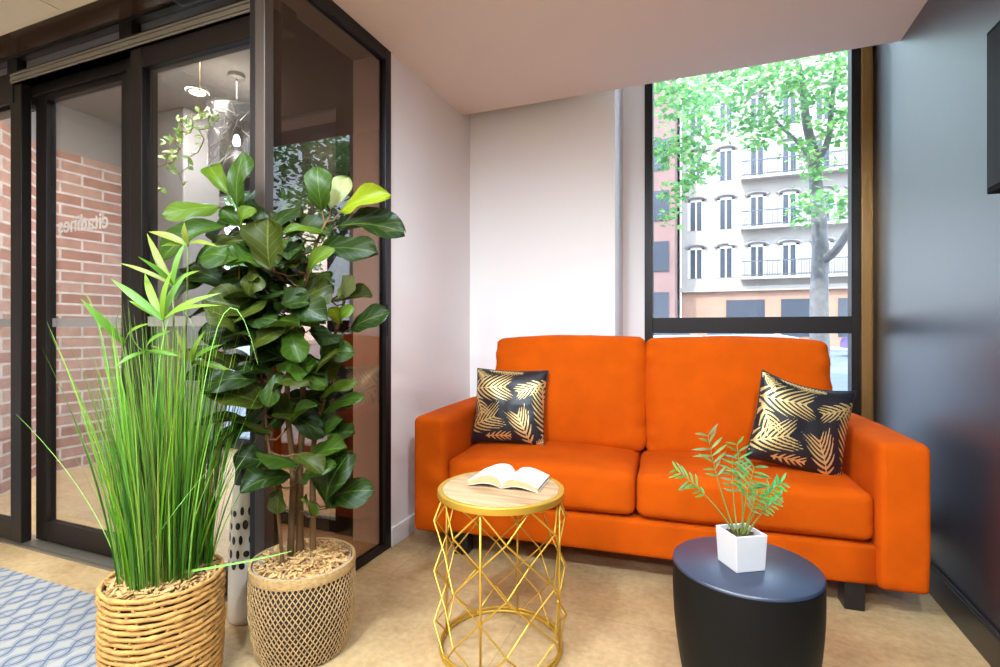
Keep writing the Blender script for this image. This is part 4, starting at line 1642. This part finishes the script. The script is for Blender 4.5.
for k, (bp_, tp_, wpx, tint, d0, d1) in enumerate(LEAVES):
    B0, T0 = P(bp_[0], bp_[1], d0) - F0, P(tp_[0], tp_[1], d1) - F0
    # attach to the nearest point of the stems, a little below the leaf base
    best = None
    for si, sp_ in enumerate(stem_pts):
        for q in sp_[3:]:
            dd = (q - B0).length + (0.05 if q.z > B0.z else 0)
            if best is None or dd < best[0]:
                best = (dd, si, q)
    _, si, q = best
    fb, fc_, tw_ = fol[si]
    mid_ = (B0 + q) * 0.5 - Vector((0, 0, 0.012))
    stem_objs[si].tube([q, mid_, B0, B0.lerp(T0, 0.12)], [0.0032, 0.0026, 0.0022, 0.0014], 5)
    jit = random.uniform(0.85, 1.2)
    c = tuple(v * jit for v in lin(*tint))
    nrm = Vector((0.3 + random.uniform(-0.45, 0.45), random.uniform(-0.85, -0.3), 0.75 + random.uniform(-0.25, 0.45)))
    if k < 26:
        nrm = Vector((0.35 + random.uniform(-0.2, 0.2), -0.8, 0.5 + random.uniform(-0.2, 0.25)))
    leaf(fb, fc_, B0, T0, wpx / FP * d0 * 1.38, nrm, c, nl=13, nw=8, droop=random.uniform(0.05, 0.24), cup=random.uniform(-0.2, 0.6), wave=random.uniform(0.05, 0.13), seed=k * 1.7)
for si, (fb, fc_, tw_) in enumerate(fol):
    if fb.v:
        so_ = stem_objs[si].build('stem', M['bark'], fg, smooth=True)
        o = fb.build('foliage', M['fig_leaf'], so_, smooth=True)
        set_tint(o, fc_)

# ---------------------------------------------------------------- floor vase behind the baskets
VX, VY = -1.505, 1.358
vs = empty('floor_vase', (VX + 0.02, VY - 0.01, 0))
tag(vs, 'tall white floor vase with black neck and dark ovals, between the baskets', 'vase')
vprof = [(0, 0), (0.052, 0), (0.058, 0.006), (0.060, 0.03), (0.058, 0.16), (0.053, 0.30), (0.046, 0.41), (0.040, 0.47)]
b = MB()
b.lathe(vprof, 40)


def vr(z):
    for (r0, z0), (r1, z1) in zip(vprof[1:-1], vprof[2:]):
        if z0 <= z <= z1:
            return r0 + (r1 - r0) * (z - z0) / (z1 - z0)
    return 0.05


b.mi = 1
random.seed(2)
for k in range(60):
    a0 = 2 * pi * (k % 12) / 12 + (0.26 if (k // 12) % 2 else 0) + random.uniform(-0.06, 0.06)
    z0 = 0.20 + 0.045 * (k // 12) + random.uniform(-0.006, 0.006)
    hh, ww = random.uniform(0.010, 0.017), random.uniform(0.006, 0.010)
    cidx = b.vert(((vr(z0) + 0.002) * cos(a0), (vr(z0) + 0.002) * sin(a0), z0))
    rim = []
    for i in range(12):
        t_ = 2 * pi * i / 12
        zz_ = z0 + hh * sin(t_)
        aa = a0 + ww * cos(t_) / vr(z0)
        rr = vr(zz_) + 0.0006
        rim.append(b.vert((rr * cos(aa), rr * sin(aa), zz_)))
    for i in range(12):
        b.face((cidx, rim[i], rim[(i + 1) % 12]))
b.build('body', [M['vase_white'], M['vase_black']], vs, smooth=True, angle=50)
b = MB()
b.lathe([(0.040, 0.47), (0.037, 0.50), (0.037, 0.53), (0.043, 0.56), (0.040, 0.562), (0.033, 0.53), (0.033, 0.48), (0, 0.47)], 40)
b.build('neck', M['vase_black'], vs, smooth=True, angle=50)

# ---------------------------------------------------------------- black wall screen at the right edge
ws_ = empty('wall_screen', (0.80, 1.45, 1.6))
tag(ws_, 'black flat screen mounted on the navy wall, cut by right picture edge', 'screen')
b = MB()
b.box(-0.058, -0.42, -0.215, -0.020, 0.432, 0.245)
b.build('casing', M['casing'], ws_, bevel=0.004)
b = MB()
b.box(-0.061, -0.405, -0.20, -0.0575, 0.417, 0.23)
b.build('display', M['screen'], ws_)
b = MB()
b.box(-0.020, -0.15, -0.10, 0.0, 0.15, 0.10)
b.build('wall_bracket', M['black_metal'], ws_)

# ---------------------------------------------------------------- the street
GZ = -0.12
M['asphalt'] = mat('asphalt', srgb(108, 112, 124), 0.85, var=0.1, vscale=2)
M['paving'] = mat('paving', srgb(132, 134, 142), 0.85, var=0.06, vscale=3)
M['stone_wall'] = mat('pale_stone', srgb(172, 160, 150), 0.9, var=0.05, vscale=0.8)
M['shop'] = mat('ochre_shopfront', srgb(170, 128, 106), 0.85, var=0.08, vscale=1)
M['win_dark'] = mat('window_glass_dark', srgb(70, 74, 84), 0.15)
M['win_frame'] = mat('window_wood_white', srgb(208, 204, 200), 0.7)
M['iron'] = mat('balcony_iron', srgb(88, 92, 104), 0.6)
M['lintel'] = mat('lintel_stone', srgb(150, 142, 140), 0.9)
M['salmon'] = mat('salmon_render', srgb(138, 106, 100), 0.9, var=0.1, vscale=0.6)
M['plane_bark'] = mat('plane_bark', srgb(118, 112, 110), 0.9, var=0.3, vscale=3)

box_obj('street_ground', -40, 3.3, GZ - 0.2, 50, 60, GZ, M['asphalt'])
struct(bpy.data.objects['street_ground'], 'grey street in front of the house', 'street')
box_obj('pavement', -40, 3.62, GZ, 50, 9, GZ + 0.1, M['paving'])
struct(bpy.data.objects['pavement'], 'pale pavement outside the window', 'pavement')
box_obj('pavement', -40, 30.5, GZ, 50, 36, GZ + 0.12, M['paving'])
struct(bpy.data.objects['pavement.001'], 'pale pavement along the stone house', 'pavement')

FYB = 36.0
bd = empty('apartment_building', (6, FYB, GZ))
tag(bd, 'pale stone apartment building with tall windows and iron balconies across the street', 'building')
BO = (6, FYB, GZ)


def fbox(name, x0, y0, z0, x1, y1, z1, m, par):
    b = MB()
    b.box(x0 - BO[0], y0 - BO[1], z0 - BO[2], x1 - BO[0], y1 - BO[1], z1 - BO[2])
    return b.build(name, m, par)


fbox('wall', -1.5, FYB, 3.6, 17, FYB + 6, 19, M['stone_wall'], bd)
fbox('shopfront', -1.5, FYB + 0.02, GZ, 17, FYB + 6, 3.6, M['shop'], bd)
fbox('cornice', -1.6, FYB - 0.25, 3.45, 17, FYB + 0.05, 3.75, M['stone_wall'], bd)
fbox('corner_quoin', -1.5, FYB - 0.10, 3.75, -1.1, FYB + 0.05, 19, M['stone_wall'], bd)
colx = [-0.6 + 1.78 * i for i in range(9)]
for r_, zb in enumerate((4.35, 7.45, 10.55, 13.65)):
    for c_, cx_ in enumerate(colx):
        b = MB()
        x0, x1 = cx_ - 0.50 - BO[0], cx_ + 0.50 - BO[0]
        z0, z1 = zb - BO[2], zb + 1.95 - BO[2]
        b.box(x0, -0.06, z0, x0 + 0.16, 0.02, z1)
        b.box(x1 - 0.16, -0.06, z0, x1, 0.02, z1)
        b.box(x0, -0.06, z1 - 0.10, x1, 0.02, z1)
        b.box(-0.05 + cx_ - BO[0], -0.05, z0, 0.05 + cx_ - BO[0], 0.02, z1)
        wf = b.build('window', M['win_frame'], bd)
        b = MB()
        b.box(x0 + 0.16, -0.02, z0, x1 - 0.16, 0.01, z1 - 0.1)
        b.build('pane', M['win_dark'], wf)
        b = MB()
        # arched stone hood
        pts = [(cx_ - BO[0] + 0.62 * cos(a), -0.10, z1 + 0.02 + 0.22 * sin(a)) for a in [pi * i / 8 for i in range(9)]]
        b.tube(pts, 0.09, 6)
        b.build('hood', M['lintel'], wf)
    if r_ in (0, 1, 2):
        # balcony across the right-hand columns
        xa = colx[2] - 0.9
        fbox('balcony_slab', xa, FYB - 0.7, zb - 0.22, 17, FYB + 0.02, zb - 0.05, M['stone_wall'], bd)
        b = MB()
        x = xa
        while x < 14:
            b.box(x - BO[0], -0.68, zb - 0.05 - BO[2], x + 0.025 - BO[0], -0.655, zb + 0.85 - BO[2])
            x += 0.14
        b.box(xa - BO[0], -0.70, zb + 0.85 - BO[2], 14 - BO[0], -0.63, zb + 0.92 - BO[2])
        b.box(xa - BO[0], -0.70, zb + 0.02 - BO[2], 14 - BO[0], -0.63, zb + 0.07 - BO[2])
        b.build('balcony_railing', M['iron'], bd)
for (xa, xb) in ((1.2, 3.4), (4.3, 6.4), (7.3, 9.3)):
    fbox('shop_window', xa, FYB - 0.03, 0.6, xb, FYB + 0.05, 2.9, M['win_dark'], bd)

sb = empty('salmon_building', (-5, 33, GZ))
tag(sb, 'salmon coloured building at the left edge of the window view', 'building')
BO = (-5, 33, GZ)
fbox('wall', -9, 33, GZ, -1.75, 40, 17, M['salmon'], sb)
for zb in (1.5, 4.6, 7.7, 10.8):
    for cx_ in (-2.6, -4.6, -6.6):
        fbox('window', cx_ - 0.5, 32.92, zb, cx_ + 0.5, 33.02, zb + 1.8, M['win_dark'], sb)

# parked cars
def car(x, y, rz, col, label, h=1.45, L=4.2):
    o = empty('car', (x, y, GZ), rz)
    tag(o, label, 'car', 'parked cars across the street')
    m = mat('car_paint', col, 0.25, metal=0.2, coat=0.5)
    b = MB()
    k = h / 1.45
    body = [(-L / 2, 0.35), (-L / 2, 0.75 * k), (-L / 2 + 0.25, 0.88 * k), (L / 2 - 0.9, 0.92 * k), (L / 2 - 0.1, 0.78 * k), (L / 2, 0.6 * k), (L / 2, 0.35)]
    v0 = [b.vert((p[0], -0.85, p[1])) for p in body]
    v1 = [b.vert((p[0], 0.85, p[1])) for p in body]
    n = len(body)
    b.face(v0)
    b.face(v1[::-1])
    for i in range(n):
        j = (i + 1) % n
        b.face((v0[j], v0[i], v1[i], v1[j]))
    b.build('body', m, o, bevel=0.05)
    b = MB()
    cab = [(-L / 2 + 0.2, 0.88 * k), (-L / 2 + 0.65, h - 0.04), (0.25, h), (L / 2 - 1.0, 0.90 * k)]
    v0 = [b.vert((p[0], -0.72 + 0.12 * (p[1] > 1.1), p[1])) for p in cab]
    v1 = [b.vert((p[0], 0.72 - 0.12 * (p[1] > 1.1), p[1])) for p in cab]
    b.face(v0)
    b.face(v1[::-1])
    for i in range(4):
        j = (i + 1) % 4
        b.face((v0[j], v0[i], v1[i], v1[j]))
    b.build('cabin_glass', M['win_dark'], o, bevel=0.03)
    b = MB()
    b.soft((-0.35, 0, h - 0.02), (0.75, 0.62, 0.035), 0.02, n=6)
    b.build('roof', m, o, smooth=True)
    for sx in (-1, 1):
        for sy in (-1, 1):
            b = MB()
            b.tube([(sx * L * 0.31, sy * 0.70, 0.32), (sx * L * 0.31, sy * 0.88, 0.32)], 0.32, 20)
            wo = b.build('wheel', M['black'], o, smooth=True, angle=40)
            b = MB()
            b.tube([(sx * L * 0.31, sy * 0.88, 0.32), (sx * L * 0.31, sy * 0.895, 0.32)], 0.2, 16)
            b.build('hub', M['alu'], wo)
    return o


car(7.6, 26.0, pi, srgb(84, 80, 170), 'violet blue car at the right of the lower window pane')
car(1.9, 27.5, 0, srgb(190, 200, 220), 'silver parked car behind the sofa back in the lower pane')
car(-1.6, 22.5, 0, srgb(225, 228, 235), 'white parked car at the left of the lower window pane')

# street trees
def leaf_cloud(mb, cols, centre, rad, n, size, tints, squash=0.75):
    for _ in range(n):
        d = Vector((random.gauss(0, 1), random.gauss(0, 1), random.gauss(0, 1)))
        d = d.normalized() * (random.random() ** 0.5)
        p = Vector(centre) + Vector((d.x * rad, d.y * rad, d.z * rad * squash))
        ax = Vector((random.uniform(-1, 1), random.uniform(-1, 1), random.uniform(-0.9, 0.3))).normalized()
        s = ax.cross(Vector((random.uniform(-0.5, 0.5), random.uniform(-0.5, 0.5), 1))).normalized()
        nn = ax.cross(s)
        L = size * random.uniform(0.7, 1.3)
        q = [p, p + ax * L * 0.35 + s * L * 0.48, p + ax * L * 0.62 + s * L * 0.28 + nn * L * 0.08, p + ax * L, p + ax * L * 0.62 - s * L * 0.28 + nn * L * 0.08, p + ax * L * 0.35 - s * L * 0.48]
        ids = [mb.vert(v) for v in q]
        mb.face((ids[0], ids[1], ids[2], ids[3]))
        mb.face((ids[0], ids[3], ids[4], ids[5]))
        cols.extend([random.choice(tints)] * 6)


TT = [lin(112, 162, 92), lin(142, 188, 108), lin(104, 158, 100), lin(162, 200, 124), lin(124, 174, 114)]


def tree(name, loc, label, limbs, clouds, seed):
    random.seed(seed)
    o = empty(name, loc)
    tag(o, label, 'tree', 'plane trees in the street')
    base = Vector(loc)
    b = MB()
    for pts, r0, r1 in limbs:
        sp_ = smooth_pts([Vector(p) - base for p in pts])
        n = len(sp_) - 1
        b.tube(sp_, [r0 + (r1 - r0) * i / n for i in range(n + 1)], 9)
    b.build('trunk', M['plane_bark'], o, smooth=True)
    f = MB()
    cols = []
    for c, r, n, sz in clouds:
        leaf_cloud(f, cols, Vector(c) - base, r, n, sz, TT)
    fo_ = f.build('foliage', M['tree_leaf'], o)
    set_tint(fo_, cols)
    return o


TD = 16.6
base = P(820, 362, TD)
base.z = GZ
limbs = [([base, P(819, 300, TD), P(820, 240, TD), P(816, 185, TD), P(813, 150, TD)], 0.30, 0.17),
         ([P(813, 150, TD), P(806, 120, TD), P(803, 90, TD), P(798, 62, TD), P(790, 20, TD)], 0.15, 0.06),
         ([P(815, 165, TD), P(828, 140, TD - 0.3), P(832, 100, TD - 0.5), P(838, 60, TD - 0.5)], 0.12, 0.05),
         ([P(815, 170, TD), P(800, 145, TD + 0.5), P(775, 120, TD + 0.8), P(757, 92, TD + 1)], 0.09, 0.03),
         ([P(820, 262, TD), P(836, 250, TD - 0.5), P(852, 226, TD - 1), P(880, 190, TD - 1.5)], 0.16, 0.07)]
random.seed(77)
clouds = []
for (px, py, d, r, n) in ((690, 95, 15, 1.0, 190), (725, 85, 16, 1.1, 220), (760, 80, 16, 1.2, 260), (800, 80, 16, 1.2, 240), (838, 75, 15.5, 1.1, 220),
                          (745, 120, 16.5, 0.9, 170), (780, 115, 16, 0.9, 150), (838, 110, 15.5, 0.9, 130), (760, 140, 17, 0.6, 70), (800, 148, 16, 0.6, 80),
                          (815, 195, 15.5, 0.7, 110), (845, 205, 15.2, 0.6, 90), (800, 215, 15.8, 0.5, 60), (840, 130, 16, 0.7, 60),
                          (780, 20, 16, 2.4, 500), (850, 20, 16, 2.2, 400), (700, 20, 16, 2.2, 400), (880, 120, 15.5, 1.2, 200), (820, 165, 16, 0.6, 60)):
    clouds.append((P(px, py, d), r * 1.1, int(n * 0.9), 0.19))
tree('plane_tree', tuple(base), 'plane tree with forked pale trunk right of the window centre', limbs, clouds, 101)

T2 = Vector((-4.2, 12.5, GZ))
limbs = [([T2, T2 + Vector((0.05, 0, 2.2)), T2 + Vector((0.2, -0.1, 4.2)), T2 + Vector((0.3, 0, 7.5))], 0.24, 0.10),
         ([T2 + Vector((0.1, 0, 3.2)), T2 + Vector((1.2, -0.3, 4.6)), T2 + Vector((2.6, -0.4, 5.2)), T2 + Vector((4.0, -0.5, 5.0))], 0.11, 0.03),
         ([T2 + Vector((0.1, 0, 2.6)), T2 + Vector((-1.2, -0.3, 4.0)), T2 + Vector((-2.6, -0.4, 5.0))], 0.12, 0.05)]
clouds = []
for (px, py, d, r, n) in ((672, 95, 10.5, 0.8, 200), (668, 150, 10.5, 0.55, 130), (690, 140, 10.8, 0.5, 110), (700, 165, 11, 0.45, 80), (675, 190, 10.5, 0.4, 70), (670, 215, 10.2, 0.3, 36),
                          (700, 110, 11, 0.5, 90), (715, 130, 11, 0.35, 40), (688, 180, 10.7, 0.35, 50), (665, 70, 10.5, 0.7, 120)):
    clouds.append((P(px, py, d), r, int(n * 1.1), 0.125))
for q in range(12):
    clouds.append((T2 + Vector((random.uniform(-2.4, 2.2), random.uniform(-1.5, 1.0), random.uniform(3.0, 7.5))), 1.0, 220, 0.20))
tree('plane_tree', tuple(T2), 'nearer plane tree whose branches hang in from the left of the window', limbs, clouds, 102)

T3 = Vector((-11.5, 11.0, GZ))
limbs = [([T3, T3 + Vector((0.1, 0, 2.0)), T3 + Vector((-0.1, 0, 4.0)), T3 + Vector((0.2, 0, 7.0))], 0.26, 0.1),
         ([T3 + Vector((0.1, 0, 2.2)), T3 + Vector((1.2, 0, 3.6)), T3 + Vector((2.2, 0, 5.0))], 0.14, 0.05),
         ([T3 + Vector((0.1, 0, 2.0)), T3 + Vector((-1.2, 0, 3.4)), T3 + Vector((-2.2, 0, 5.0))], 0.14, 0.05)]
clouds = []
for q in range(16):
    clouds.append((T3 + Vector((random.uniform(-3, 3), random.uniform(-1.5, 1.5), random.uniform(2.4, 7))), 1.0, 230, 0.2))
tree('plane_tree', tuple(T3), 'plane tree in the street seen through the entrance glass', limbs, clouds, 103)

T4 = Vector((9.0, 13.0, GZ))
limbs = [([T4, T4 + Vector((0.1, 0, 2.2)), T4 + Vector((-0.1, 0, 4.4)), T4 + Vector((0.2, 0, 8.0))], 0.28, 0.1),
         ([T4 + Vector((0.1, 0, 2.4)), T4 + Vector((1.2, 0, 4.0)), T4 + Vector((2.2, 0, 6.0))], 0.15, 0.05),
         ([T4 + Vector((0.1, 0, 2.2)), T4 + Vector((-1.2, 0, 3.8)), T4 + Vector((-2.0, 0, 6.0))], 0.15, 0.05)]
clouds = []
for q in range(20):
    clouds.append((T4 + Vector((random.uniform(-2.6, 2.8), random.uniform(-1.5, 1.5), random.uniform(2.6, 9))), 1.0, 190, 0.2))
tree('plane_tree', tuple(T4), 'plane tree in the street right of the window, mirrored in the bronze glass', limbs, clouds, 104)
